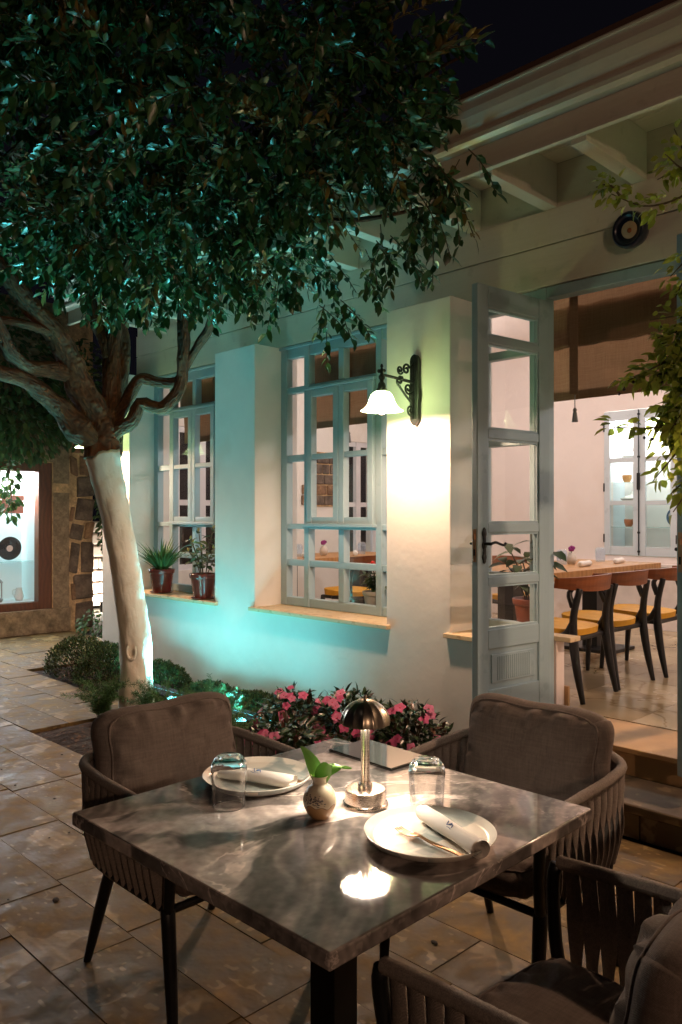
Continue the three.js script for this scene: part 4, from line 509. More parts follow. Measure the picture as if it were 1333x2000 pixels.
  const put = (name, [g, pipes], rx, x, y, z) => { const mv = q => { if (rx) q.rotateX(rx); return q.translate(x, y, z); }, c = part(t, name, uvm(mv(g)), M.cushion); for (const q of pipes) part(c, 'piping', uvm(mv(q)), M.cushion); };
  put('seat_cushion', cushionG(0.51, 0.12, 0.53, 7, 0.35), 0, 0, 0.432, 0.035); put('back_cushion', cushionG(0.55, 0.2, 0.4, 23, 0.5), Math.PI / 2 - 0.2, 0, 0.652, -0.195);
  return t;
}
{
  const c = ropeChair(); c.position.set(-2.215, 0, 2.42); c.rotation.y = Math.PI / 2; c.userData.label = 'woven rope armchair on the left side of the marble table, in front of the tree';
  copy(c, 'woven rope armchair behind the marble table, in front of the open door', [-1.5, 0, 1.725], 0.02);
  copy(c, 'woven rope armchair nearest the camera, at the right side of the marble table', [-0.735, 0, 2.52], -Math.PI / 2);
}
// ---------- the stone shop across the path, with its lit showcase ----------
{
  const b = thing('stone_shop_building', 'old stone building with a lit showcase window across the path', 'building'); const XF = -9.85, rr = rng(71); let js = 5; const rough = g => { const p = g.attributes.position, s = js++; for (let i = 0; i < p.count; i++) { const y = p.getY(i), z = p.getZ(i); p.setXYZ(i, p.getX(i) + 0.012 * (vn(y * 12 + 40, z * 12 + 40, 512, s) - 0.5), y + 0.05 * (vn(z * 9 + 40, s, 512, 3) - 0.5), z + 0.05 * (vn(y * 9 + 40, s, 512, 4) - 0.5)); } g.computeVertexNormals(); return g; };
  // wall face looks to +x; z runs along the wall. Opening z -0.36..1.9, y 0.4..2.06
  part(b, 'wall', merge([bx(XF - 0.3, XF, -0.04, 0.3, -0.77, 2.4), bx(XF - 0.3, XF, 2.16, 4.2, -0.77, 2.4), bx(XF - 0.3, XF, 0.3, 2.16, -0.77, -0.535), bx(XF - 0.3, XF, 0.3, 2.16, 2.1, 2.4)]), M.ashlar);
  part(b, 'sill_course', rb(XF - 0.02, XF + 0.05, 0.0, 0.305, -0.77, 2.4, 0.008, [1, 2]), M.ashlar); part(b, 'lintel_stone', rb(XF - 0.01, XF + 0.02, 1.78, 1.9, -0.765, -0.54, 0.006), M.mortar);
  part(b, 'corner_core', bx(XF - 0.5, XF - 0.01, -0.04, 4.2, -1.1, -0.772), M.mortar);
  let y = 0.0; while (y < 2.6) { const h = 0.16 + 0.28 * rr(); let z = -1.1; const n = rr() > 0.45 ? 2 : 1; if (n === 1) { part(b, 'quoin_stone', rough(rb(XF - 0.2, XF + 0.008 + 0.015 * rr(), y + 0.015, y + h - 0.012, -1.108, -0.9 + 0.06 * rr(), 0.025, [rr() * 3, rr() * 3], false, 3)), M.rubbleA); if (rr() > 0.3) part(b, 'quoin_stone', rough(rb(XF - 0.2, XF + 0.004 + 0.01 * rr(), y + 0.03, y + h * 0.7, -0.85, -0.79, 0.02, [rr() * 3, 0], false, 3)), M.rubbleB); } else { const m = -1.0 + 0.1 * rr(); part(b, 'quoin_stone', rough(rb(XF - 0.2, XF + 0.008 + 0.015 * rr(), y + 0.015, y + h - 0.012, -1.108, m, 0.022, [rr() * 3, rr() * 3], false, 3)), rr() > 0.5 ? M.rubbleA : M.rubbleB); part(b, 'quoin_stone', rough(rb(XF - 0.2, XF + 0.004 + 0.015 * rr(), y + 0.02, y + h - 0.02, m + 0.025, -0.785, 0.022, [rr() * 3, 0], false, 3)), rr() > 0.5 ? M.rubbleB : M.rubbleA); } y += h; }
  part(b, 'side_wall', bx(XF - 6, XF - 0.5, -0.04, 4.2, -1.1, -0.95), M.ashlar);
  const w = sub(b, 'showcase_window'); const F = (y0, y1, z0, z1) => rb(XF - 0.12, XF + 0.012, y0, y1, z0, z1, 0.006, [rr(), rr()], true);
  part(w, 'frame', merge([F(0.306, 2.155, -0.53, -0.36), F(0.306, 2.155, 1.9, 2.09), F(0.306, 0.4, -0.36, 1.9), F(2.04, 2.155, -0.36, 1.9)]), M.frameWood); part(w, 'bead', merge([bx(XF - 0.02, XF + 0.02, 0.3, 2.16, -0.545, -0.533), bx(XF - 0.02, XF + 0.02, 2.157, 2.17, -0.545, 2.1), bx(XF - 0.02, XF + 0.02, 0.29, 0.304, -0.545, 2.1)]), M.mortar);
  const pg = new THREE.PlaneGeometry(2.27, 1.65); pg.rotateY(Math.PI / 2); pg.translate(XF - 0.06, 1.22, 0.77); part(w, 'pane', pg, M.glass);
  const white = std([0.8, 0.81, 0.83], 0.6); part(w, 'showcase_box', merge([bx(XF - 0.62, XF - 0.6, 0.36, 2.1, -0.4, 1.95), bx(XF - 0.6, XF - 0.125, 0.36, 0.4, -0.4, 1.95), bx(XF - 0.6, XF - 0.125, 2.08, 2.1, -0.4, 1.95), bx(XF - 0.6, XF - 0.125, 0.4, 2.08, -0.42, -0.4), bx(XF - 0.6, XF - 0.125, 0.4, 2.08, 1.93, 1.95)]), white);
  for (const yy of [0.9, 1.5]) part(w, 'glass_shelf', bx(XF - 0.59, XF - 0.2, yy, yy + 0.01, -0.39, 1.92), phys([0.8, 0.96, 0.95], 0.05, { transmission: 0.85, thickness: 0 }));
  part(w, 'led_panel', bx(XF - 0.5, XF - 0.2, 2.068, 2.079, -0.3, 1.85), glow(COL.cool, 3)); const l = new THREE.RectAreaLight(rgb(COL.cool), LAMP.showcase, 0.3, 2.1); l.position.set(XF - 0.35, 2.064, 0.77); l.rotation.x = -Math.PI / 2; l.castShadow = true; b.add(l);
}
{ // things in the showcase
  const X = -10.17; M.vinyl = phys([0.01, 0.011, 0.012], 0.3, { clearcoat: 0.4 });
  const rec = thing('vinyl_record', 'black vinyl record standing on the middle shelf of the showcase', 'record', [X, 1.07, -0.13]); const d = new THREE.CylinderGeometry(0.15, 0.15, 0.004, 48); d.rotateZ(Math.PI / 2 - 0.12); part(rec, 'disc', d, M.vinyl); const lb = new THREE.CylinderGeometry(0.04, 0.04, 0.0055, 32); lb.rotateZ(Math.PI / 2 - 0.12); part(rec, 'paper_label', lb, std([0.7, 0.55, 0.5], 0.7));
  const gr = thing('portable_gramophone', 'black portable gramophone with open lid on the middle showcase shelf', 'gramophone', [X, 0.91, 0.32]); part(gr, 'case', rb(-0.17, 0.17, 0, 0.13, -0.2, 0.2, 0.01), M.vinyl); const lid = rb(-0.16, 0.16, 0, 0.05, 0, 0.38, 0.01); lid.rotateX(-0.95); lid.translate(0, 0.14, -0.2); part(gr, 'lid', lid, M.vinyl); part(gr, 'turntable', new THREE.CylinderGeometry(0.13, 0.13, 0.012, 40).translate(0, 0.14, 0.02), std([0.05, 0.05, 0.05], 0.4)); part(gr, 'tone_arm', tube([V(0.1, 0.14, -0.12), V(0.1, 0.18, -0.05), V(0.04, 0.165, 0.06)], 0.008, 16, 8), M.brass);
  const ch = thing('wooden_chest', 'reddish wooden chest on the top shelf of the showcase', 'chest', [X, 1.51, 0.02]); part(ch, 'chest_body', rb(-0.12, 0.12, 0, 0.16, -0.28, 0.3, 0.008, [0, 0], true), std([0.42, 0.16, 0.11], 0.5, { bumpMap: tPlaster, bumpScale: 0.004 })); part(ch, 'lid', rb(-0.13, 0.13, 0.162, 0.24, -0.29, 0.31, 0.02), std([0.48, 0.2, 0.14], 0.5, { bumpMap: tPlaster, bumpScale: 0.004 }));
  const ln = thing('old_lantern', 'ornate old metal lantern on the floor of the showcase', 'lantern', [X, 0.402, 0.06]); const om = std([0.35, 0.26, 0.24], 0.4, { metalness: 0.6 }); part(ln, 'base', lathe([[0, 0], [0.1, 0], [0.11, 0.03], [0.09, 0.05], [0, 0.05]], 6), om); for (let k = 0; k < 6; k++) { const a = k / 6 * Math.PI * 2; part(ln, 'upright', cyl(0.008, 0.008, V(0.085 * Math.cos(a), 0.05, 0.085 * Math.sin(a)), V(0.085 * Math.cos(a), 0.24, 0.085 * Math.sin(a)), 6), om); } part(ln, 'roof', lathe([[0.11, 0.24], [0.09, 0.27], [0.05, 0.3], [0.06, 0.32], [0.03, 0.35], [0.035, 0.37], [0.012, 0.4], [0, 0.44]], 6), om); part(ln, 'glass_body', lathe([[0.078, 0.052], [0.078, 0.238]], 6), M.glass);
  const jug = thing('white_jug', 'small white jug at the right end of the showcase floor', 'jug', [X, 0.402, -0.25]); const wm = phys([0.75, 0.74, 0.72], 0.25); part(jug, 'jug_body', lathe([[0, 0], [0.04, 0], [0.06, 0.05], [0.045, 0.11], [0.035, 0.14], [0.042, 0.16], [0.036, 0.158], [0.03, 0.13], [0, 0.02]], 28), wm); part(jug, 'handle', tube([V(0, 0.14, 0.035), V(0, 0.135, 0.075), V(0, 0.09, 0.08), V(0, 0.06, 0.056)], 0.006, 16, 8), wm);
}
// small settings on the oak tables inside
{
  const g = new THREE.CylinderGeometry(0.024, 0.024, 0.24, 16); g.rotateZ(Math.PI / 2); const q = [[-3.3, -2.12, 0.15, 'white rolled napkin on the long oak table, nearer the door'], [-3.3, -2.72, 0.2, 'white rolled napkin on the long oak table, nearer the cabinet'], [-5.92, -1.35, 0.9, 'white rolled napkin on the oak table seen through the near window'], [-5.95, -2.1, 0.8, 'second white rolled napkin on the oak table seen through the near window']];
  for (const [x, z, a, l] of q) { solo('table_napkin', l, 'napkin', lathe([[0, -0.12], [0.018, -0.12], [0.024, -0.1], [0.023, 0], [0.025, 0.1], [0.018, 0.12], [0.006, 0.122], [0, 0.115]], 20).rotateX(Math.PI / 2), M.linen, [x, 1.094, z], 'rolled napkins inside', a); }
  const gl = [[-3.56, -2.2, 'upturned tumbler beside the flower vase on the long oak table'], [-3.55, -2.86, 'upturned tumbler near the far end of the long oak table'], [-6.05, -1.52, 'upturned tumbler by the napkin on the oak table behind the near window'], [-6.13, -1.45, 'second upturned tumbler on the oak table behind the near window'], [-6.05, -2.3, 'third upturned tumbler on the oak table behind the near window']];
  for (const [x, z, l] of gl) solo('room_tumbler', l, 'glass', glassG, phys([0.9, 0.95, 1], 0.03, { transmission: 0.9, thickness: 0 }), [x, 1.0705, z], 'tumblers inside');
  for (const [x, z, l] of [[-3.53, -2.31, 'small white vase with a purple flower on the long oak table'], [-6.12, -1.8, 'small white vase with a purple flower on the oak table behind the near window']]) { const t = thing('flower_vase', l, 'vase', [x, 1.07, z], 0, 'flower vases inside'); part(t, 'vase_body', lathe([[0, 0], [0.03, 0], [0.048, 0.035], [0.042, 0.07], [0.024, 0.09], [0.026, 0.1], [0.02, 0.098], [0.018, 0.085], [0, 0.02]], 28), std([0.62, 0.55, 0.47], 0.4)); const r = rng(9), pg = []; for (let k = 0; k < 16; k++) { const e = new THREE.SphereGeometry(0.016, 8, 6); e.scale(1, 0.35, 1); e.rotateX(r() * 3); e.rotateY(r() * 6); e.translate(0.03 * (r() - 0.5), 0.12 + 0.03 * r(), 0.05 * (r() - 0.5)); pg.push(e); } part(t, 'blossom', merge(pg), std([0.3, 0.03, 0.2], 0.7)); part(t, 'stalk', cyl(0.003, 0.003, V(0, 0.02, 0), V(0, 0.12, 0), 6), std([0.05, 0.12, 0.03], 0.7)); }
}

// ---------- foliage helpers ----------
class Leaves {
  constructor() { this.p = []; this.c = []; this.i = []; this.n = 0; }
  leaf(o, dir, nrm, len, wid, col, curl = 0.15, fold = 0.25) { // eight triangles: folded along the midrib, curling towards the tip
    const s = dir.clone().cross(nrm).normalize(), n = s.clone().cross(dir), P = (f, a) => { const y = -curl * len * f * f + Math.abs(a) * wid * fold, q = dir.clone().multiplyScalar(len * f).add(s.clone().multiplyScalar(a * wid)).add(n.clone().multiplyScalar(y)).add(o); this.p.push(q.x, q.y, q.z); this.c.push(...col); };
    const b = this.n; P(0, 0); P(0.3, -0.46); P(0.3, 0); P(0.3, 0.46); P(0.66, -0.4); P(0.66, 0); P(0.66, 0.4); P(1, 0); this.n += 8;
    for (const t of [[0, 1, 2], [0, 2, 3], [1, 4, 5], [1, 5, 2], [2, 5, 6], [2, 6, 3], [4, 7, 5], [5, 7, 6]]) this.i.push(b + t[0], b + t[1], b + t[2]);
  }
  bit(o, dir, nrm, len, wid, col) { const s = dir.clone().cross(nrm).normalize(), b = this.n; for (const [f, a, h] of [[0, 0, 0], [0.5, -0.5, 0.12], [1, 0, 0], [0.5, 0.5, 0.12]]) { const q = o.clone().add(dir.clone().multiplyScalar(len * f)).add(s.clone().multiplyScalar(a * wid)).add(nrm.clone().multiplyScalar(h * wid)); this.p.push(q.x, q.y, q.z); this.c.push(...col); } this.n += 4; this.i.push(b, b + 1, b + 2, b, b + 2, b + 3); }
  geo() { const g = new THREE.BufferGeometry(); g.setAttribute('position', new THREE.Float32BufferAttribute(this.p, 3)); g.setAttribute('color', new THREE.Float32BufferAttribute(this.c, 3)); g.setIndex(this.i); g.computeVertexNormals(); return g; }
}
const rv = r => { let v; do { v = V(2 * r() - 1, 2 * r() - 1, 2 * r() - 1); } while (v.lengthSq() > 1 || v.lengthSq() < 0.01); return v.normalize(); };
const vary = (c, r, k = 0.35) => { const f = 1 + k * (2 * r() - 1), w = 1 + 0.25 * (r() - 0.5); return [c[0] * f * w, c[1] * f, c[2] * f / w]; };
const side = DS => ({ side: THREE.DoubleSide, vertexColors: true });
M.leafGloss = phys(0xffffff, 0.32, { ...side(), transmission: 0.12, thickness: 0 });
M.leafSoft = phys(0xffffff, 0.75, { ...side(), transmission: 0.4, thickness: 0 });
M.leafMatt = std(0xffffff, 0.65, side());
M.stem = std([0.09, 0.07, 0.035], 0.8); M.greenStem = std([0.09, 0.14, 0.04], 0.7);
const LEAF = { deep: [0.028, 0.09, 0.03], mid: [0.05, 0.13, 0.04], young: [0.17, 0.13, 0.03], vine: [0.34, 0.42, 0.05] };

// ---------- the whitewashed tree ----------
{
  const t = thing('courtyard_tree', 'leafy tree with a whitewashed leaning trunk growing in the planting bed', 'tree', [0, 0, 0]), px = 6 / 1555;
  const tp = [[268, 1412, 66], [267.5, 1380, 66], [266.5, 1300, 62], [264, 1240, 59], [256, 1180, 57], [248, 1120, 57], [236, 1055, 56], [225, 1000, 55], [213, 945, 59], [200.5, 890, 69]];
  part(t, 'trunk', limb(tp.map(q => at(q[0], q[1], 6)), tp.map(q => q[2] / 2 * px * 1.0), 90, 28, 0.05, 4), M.whitewash); { const tk = t.children[0].geometry.attributes.position; for (let i = 87; i <= 90; i++) for (let j = 0; j <= 28; j++) { const k = i * 29 + j; tk.setY(k, tk.getY(k) + 0.05 * (vn((j % 28) * 0.7, i > 88 ? 1 : 2, 512, 9) - 0.5) * (i - 86) / 4); } }
  part(t, 'trunk_scar', new THREE.TorusGeometry(0.04, 0.011, 10, 24, 4.6).rotateZ(2.2).scale(0.8, 1.5, 1).lookAt(V(SA, 0, CA)).translate(...at(257, 1272, 5.885).toArray()), M.whitewash);
  const B = (pts, seed) => part(t, 'branch', limb(pts.map(q => at(q[0], q[1], q[2])), pts.map(q => q[3] * q[2] / 1555), 60, 16, 0.15, seed), M.bark);
  B([[201, 893, 6, 34], [197, 862, 6, 33], [199, 835, 6, 30], [205, 800, 6.02, 22]], 1);
  B([[203, 856, 6, 22], [190, 822, 5.97, 27], [148, 735, 5.85, 26], [114, 659, 5.7, 23], [62, 601, 5.5, 20], [10, 532, 5.3, 17], [-30, 480, 5.2, 15], [-60, 380, 5.1, 11]], 2);
  B([[152, 745, 5.86, 12], [140, 736, 5.82, 16], [103, 721, 5.7, 15], [59, 718, 5.5, 14.5], [21, 687, 5.3, 14], [0, 645, 5.2, 13], [-25, 600, 5.1, 12]], 3);
  B([[196, 868, 5.98, 16], [170, 850, 5.9, 27], [150, 832, 5.86, 21], [103, 784, 5.7, 17], [52, 746, 5.5, 16], [0, 728, 5.3, 15], [-40, 715, 5.2, 14]], 4);
  B([[112, 655, 5.66, 6], [69, 639, 5.5, 8], [30, 628, 5.4, 8], [-20, 622, 5.3, 8]], 5);
  B([[206, 850, 6.02, 14], [216, 800, 6.05, 18], [219, 700, 6.05, 15], [222, 618, 6, 13], [207, 577, 5.95, 12], [186, 540, 5.9, 10], [150, 450, 5.8, 8], [120, 330, 5.6, 6]], 6);
  B([[212, 700, 6.04, 10], [204, 662, 6.04, 12], [186, 625, 6.05, 11], [174, 560, 6.05, 10], [180, 480, 6, 8]], 7);
  B([[214, 845, 6.1, 12], [226, 790, 6.2, 16], [238, 721, 6.25, 15], [238, 652, 6.25, 13], [226, 600, 6.2, 11], [250, 520, 6.1, 9], [300, 400, 5.9, 7]], 8);
  B([[212, 856, 6.02, 14], [228, 818, 6.05, 15], [244, 790, 6.07, 13], [262, 756, 6.1, 12], [276, 741, 6.1, 11], [310, 747, 6.1, 10.5], [345, 746, 6.1, 10], [356, 735, 6.1, 9]], 9);
  B([[208, 866, 6, 14], [232, 838, 6, 14], [256, 826, 6, 13], [267, 806, 6, 12], [274, 789, 6, 11], [317, 797, 6, 11.5], [345, 770, 6, 12], [355, 742, 6, 13], [359, 680, 5.95, 12], [362, 583, 5.9, 11], [372, 500, 5.8, 9], [420, 380, 5.6, 7]], 10);
  B([[358, 728, 6, 8], [366, 710, 6, 9], [388, 672, 5.95, 8.5], [407, 642, 5.9, 8.5], [421, 594, 5.8, 8], [450, 520, 5.6, 7], [540, 420, 5.2, 5]], 11);
  for (const [a, b, c] of [[[300, 400, 5.9], [430, 300, 5.3], [600, 260, 4.8]], [[420, 380, 5.6], [600, 340, 5.0], [780, 330, 4.4]], [[540, 420, 5.2], [680, 430, 4.8], [860, 400, 4.1]], [[120, 330, 5.6], [260, 200, 5.0], [420, 90, 4.4]], [[600, 260, 4.8], [760, 180, 4.2], [900, 110, 3.8]], [[-60, 380, 5.1], [60, 260, 4.7], [200, 150, 4.2]]]) B([[...a, 6], [...b, 4.5], [...c, 2.5]], a[0] + 70);
  // crown
  const r = rng(2024), L = new Leaves(), tw = [];
  const blobs = [[-5.3, 4.4, 1.85, 1.7, 1.3, 1.25, 420], [-4.1, 4.1, 1.75, 1.5, 1.2, 1.1, 380], [-6.5, 4.5, 2.0, 1.4, 1.2, 1.2, 260], [-2.92, 4.1, 1.6, 0.85, 1.0, 0.85, 240], [-2.62, 3.62, 1.12, 0.26, 0.3, 0.24, 24], [-4.6, 5.2, 2.1, 2.2, 0.9, 1.4, 260], [-3.5, 4.95, 1.9, 1.2, 0.7, 1.0, 150], [-4.5, 4.35, 2.9, 1.4, 0.95, 0.75, 260], [-3.3, 4.2, 2.35, 0.8, 0.75, 0.6, 120], [-2.85, 3.5, 1.2, 0.4, 0.36, 0.4, 64], [-3.3, 3.3, 1.3, 0.5, 0.26, 0.5, 64], [-3.75, 3.1, 1.05, 0.4, 0.22, 0.34, 34], [-4.3, 3.1, 1.5, 0.7, 0.22, 0.6, 90], [-5.2, 3.25, 1.35, 0.7, 0.2, 0.5, 90], [-4.9, 3.6, 2.2, 0.7, 0.22, 0.5, 80]];
  const twig = (o, d, n, young, droop) => {
    const len = 0.2 + 0.16 * r(), q = [o.clone()], dd = d.clone(); for (let k = 1; k <= 4; k++) { dd.y -= droop * 0.12; dd.add(rv(r).multiplyScalar(0.1)).normalize(); q.push(q[k - 1].clone().add(dd.clone().multiplyScalar(len / 4))); }
    const cv = new THREE.CatmullRomCurve3(q); tw.push(new THREE.TubeGeometry(cv, 4, 0.0032, 4));
    for (let k = 0; k < n; k++) { const f = 0.12 + 0.88 * k / (n - 1), p = cv.getPointAt(f), tg = cv.getTangentAt(f), a = k * 2.4 + r(), u = tg.clone().cross(V(0.3, 1, 0.2)).normalize(), w = tg.clone().cross(u), ra = u.multiplyScalar(Math.cos(a)).add(w.multiplyScalar(Math.sin(a))); const ld = ra.clone().multiplyScalar(young ? 0.55 : 0.95).add(tg.clone().multiplyScalar(0.35 + 0.7 * f)).add(V(0, young ? 0.35 : 0.15 - 0.55 * r(), 0)).normalize(); const up = V(0, 1, 0).add(rv(r).multiplyScalar(0.55)).sub(ld.clone().multiplyScalar(ld.y)).normalize(); const s = 0.75 + 0.5 * r(); L.leaf(p, ld, up, (young ? 0.078 : 0.074) * s * (0.62 + 0.5 * r()), (young ? 0.03 : 0.043) * s * (0.7 + 0.35 * r()), vary(young ? LEAF.young : r() < 0.3 ? LEAF.mid : LEAF.deep, r), 0.1 + 0.2 * r(), 0.15 + 0.2 * r()); }
  };
  for (const [x, y, z, a, b, c, n] of blobs) for (let k = 0; k < n * 1.2; k++) {
    const d = rv(r), f = 0.5 + 0.5 * Math.sqrt(r()), p = V(x + d.x * a * f, y + d.y * b * f, z + d.z * c * f); if (p.z < 0.78 && p.y > 2.95) continue; if (p.z < 0.55) continue; const dep = -SA * p.x - CA * (p.z - 3.94); if (dep < 2.5) continue; if (p.y < (p.x < -5.3 ? 3.5 : p.x < -4.9 ? 3.35 : 2.7)) continue;
    const young = r() < 0.13; const out = V(d.x / a, d.y / b + (young ? 0.9 : 0), d.z / c).normalize().add(rv(r).multiplyScalar(0.6)).normalize(); twig(p, out, 14 + Math.floor(8 * r()), young, p.y < 3.3 ? 0.6 : 0.25);
  }
  for (const [a, b, dep, n] of [[645, 575, 4.7, 4], [700, 565, 4.7, 3], [610, 520, 4.9, 6], [560, 520, 5.1, 6], [770, 440, 4.5, 6], [850, 370, 4.0, 7], [870, 320, 3.95, 7], [430, 520, 5.4, 10], [330, 520, 5.5, 10], [500, 515, 5.3, 9], [240, 490, 5.5, 7], [60, 420, 5.3, 8], [150, 430, 5.4, 8], [820, 390, 4.1, 7], [750, 470, 4.6, 6]]) for (let k = 0; k < n; k++) twig(at(a, b, dep).add(rv(r).multiplyScalar(0.13)), V(r() - 0.3, -0.35 - 0.3 * r(), r() - 0.5).normalize(), 9 + Math.floor(5 * r()), r() < 0.08, 0.9);
  part(t, 'crown', L.geo(), M.leafGloss, { kind: 'stuff' }); part(t, 'twigs', merge(tw), M.stem, { kind: 'stuff' });
}
// ---------- shrubs, ferns and flowers in the bed ----------
function shrub(x, z, rx, ry, rz, n, len, cols, label, seed, name = 'low_shrub', mat = M.leafMatt, group = 'low shrubs in the bed') {
  const t = thing(name, label, 'shrub', [x, 0, z], 0, group), r = rng(seed), L = new Leaves(), st = [];
  for (let k = 0; k < n; k++) { const d = rv(r); d.y = Math.abs(d.y) * 0.95 - 0.05; const f = 0.72 + 0.28 * Math.sqrt(r()) + 0.16 * (vn(d.x * 5 + 20, d.z * 5 + d.y * 4 + 20, 512, seed) - 0.5), p = V(d.x * rx * f, Math.max(0.02, d.y * ry * f + 0.03), d.z * rz * f); const dir = d.clone().add(rv(r).multiplyScalar(0.9)).add(V(0, 0.45, 0)).normalize(), nn = V(0, 1, 0).add(rv(r).multiplyScalar(0.7)).normalize(); L.bit(p, dir, nn, len * (0.7 + 0.6 * r()), len * 0.5, vary(cols[r() < 0.22 ? 1 : 0], r, 0.45)); }
  for (let k = 0; k < 26; k++) { const a = r() * 6.28, q = 0.75 * Math.sqrt(r()); st.push(tube([V(0.1 * rx * Math.cos(a), -0.02, 0.1 * rz * Math.sin(a)), V(0.6 * q * rx * Math.cos(a), 0.4 * ry, 0.6 * q * rz * Math.sin(a)), V(q * rx * Math.cos(a), 0.8 * ry * Math.sqrt(1 - q * q * 0.8), q * rz * Math.sin(a))], 0.004, 6, 4)); }
  part(t, 'foliage', L.geo(), mat, { kind: 'stuff' }); part(t, 'stems', merge(st), M.stem, { kind: 'stuff' }); return t;
}
const SH = [[0.03, 0.065, 0.014], [0.085, 0.105, 0.02]];
shrub(-7.1, 0.42, 0.5, 0.34, 0.3, 5200, 0.026, SH, 'low clipped shrub at the far end of the bed, left of the trunk', 31);
shrub(-6.45, 0.45, 0.48, 0.36, 0.29, 5200, 0.026, SH, 'low clipped shrub just left of the whitewashed trunk', 32);
shrub(-5.98, 0.24, 0.34, 0.22, 0.2, 4200, 0.026, SH, 'low shrub behind the whitewashed trunk, against the wall', 33);
shrub(-4.72, 0.22, 0.36, 0.14, 0.18, 3800, 0.026, SH, 'low shrub right of the trunk, lit blue-green', 34);
shrub(-5.3, 0.2, 0.3, 0.13, 0.17, 2200, 0.026, SH, 'low shrub between the spotlight and the wall', 36);
function fern(x, z, n, R, label, seed) { // asparagus fern: arching plumes of fine needles
  const t = thing('asparagus_fern', label, 'fern', [x, 0, z], 0, 'asparagus ferns in the bed'), r = rng(seed), L = new Leaves(), st = [];
  for (let k = 0; k < n; k++) { const a = r() * 6.28, e = R * (0.35 + 0.65 * r()), h = 0.16 + 0.2 * r() * (1.25 - e / R * 0.6), cv = new THREE.CatmullRomCurve3([V(0.02 * Math.cos(a), 0, 0.02 * Math.sin(a)), V(0.35 * e * Math.cos(a), h * 0.75, 0.35 * e * Math.sin(a)), V(e * Math.cos(a), h * (0.75 + 0.4 * r()), e * Math.sin(a))]); st.push(new THREE.TubeGeometry(cv, 8, 0.0022, 4)); const N = 150; for (let j = 0; j < N; j++) { const f = 0.12 + 0.88 * j / N, p = cv.getPointAt(f), tg = cv.getTangentAt(f), q = rv(r), dd = q.sub(tg.clone().multiplyScalar(q.dot(tg))).normalize().multiplyScalar(1).add(tg.multiplyScalar(0.55)).normalize(); L.bit(p, dd, rv(r), (0.045 * (1 - 0.65 * f) + 0.012) * (0.7 + 0.6 * r()), 0.0035, vary([0.06, 0.15, 0.04], r)); } }
  part(t, 'needles', L.geo(), M.leafMatt, { kind: 'stuff' }); part(t, 'stalks', merge(st), M.greenStem, { kind: 'stuff' });
}
fern(-5.42, 1.1, 30, 0.3, 'feathery fern in front of the whitewashed trunk, left of it', 41); fern(-5.02, 0.95, 22, 0.22, 'small feathery fern in front of the glowing spotlight', 42); fern(-4.55, 0.74, 30, 0.26, 'feathery fern lit blue-green right of the trunk', 43); fern(-4.28, 0.82, 26, 0.24, 'feathery fern next to the pink flowers', 44); fern(-3.98, 1.02, 26, 0.24, 'feathery fern at the front edge of the bed, in front of the pink flowers', 46); fern(-4.72, 0.98, 30, 0.26, 'feathery fern behind the left armchair, right of the trunk', 45);
function impatiens(x, z, R, H, nf, label, seed) {
  const t = thing('pink_impatiens', label, 'flower', [x, 0, z], 0, 'pink flowering plants under the lamp pillar'), r = rng(seed), L = new Leaves(), st = [];
  for (let k = 0; k < 900; k++) { const d = rv(r); d.y = Math.abs(d.y); const f = 0.45 + 0.55 * Math.sqrt(r()), p = V(d.x * R * f, 0.03 + d.y * H * f, d.z * R * f), dir = V(d.x, d.y * 0.3 + 0.15, d.z).add(rv(r).multiplyScalar(0.6)).normalize(); L.leaf(p, dir, V(0, 1, 0).add(rv(r).multiplyScalar(0.5)).normalize(), 0.05 + 0.035 * r(), 0.027, vary(r() < 0.22 ? [0.07, 0.03, 0.015] : [0.024, 0.05, 0.015], r), 0.3, 0.25); }
  for (let k = 0; k < 18; k++) { const a = r() * 6.28, q = R * 0.7 * r(); st.push(tube([V(0.03 * Math.cos(a), -0.02, 0.03 * Math.sin(a)), V(0.6 * q * Math.cos(a), H * 0.5, 0.6 * q * Math.sin(a)), V(q * Math.cos(a), H * 0.85, q * Math.sin(a))], 0.005, 6, 5)); }
  part(t, 'foliage', L.geo(), M.leafGloss, { kind: 'stuff' }); part(t, 'stems', merge(st), M.stem, { kind: 'stuff' });
  for (let k = 0; k < nf; k++) { const d = rv(r); d.y = 0.25 + 0.75 * Math.abs(d.y); if (d.x * 0.4 + d.z < -0.3) d.z = -d.z; d.normalize(); const fl = sub(t, 'flower'); fl.position.set(d.x * R * 1.02, 0.035 + d.y * H * 1.03, d.z * R * 1.02); fl.quaternion.setFromUnitVectors(V(0, 0, 1), d.clone().add(V(0.35, 0.3, 0.6)).normalize()); const s = 0.85 + 0.35 * r(); fl.scale.setScalar(s); fl.rotateZ(r() * 6); part(fl, 'petals', petalG[k % 3], petalM[k % 2]); part(fl, 'eye', eyeG, eyeM); }
}
const petalG = [1, 2, 3].map(s => { const r = rng(s * 77), L = new Leaves(); for (let k = 0; k < 5; k++) { const a = k / 5 * 6.283 + 0.2 * r(), d = V(Math.cos(a), Math.sin(a), 0.25 + 0.2 * r()).normalize(); L.leaf(V(0, 0, 0), d, V(-Math.cos(a) * 0.3, -Math.sin(a) * 0.3, 1).normalize(), 0.03 + 0.004 * r(), 0.033, [1, 1, 1], 0.35, 0.12); } return L.geo(); });
const petalM = [[0.6, 0.09, 0.24], [0.7, 0.2, 0.36]].map(c => phys(c, 0.7, { side: THREE.DoubleSide, transmission: 0.25, thickness: 0 })), eyeG = new THREE.SphereGeometry(0.0045, 8, 6), eyeM = std([0.5, 0.02, 0.08], 0.6);
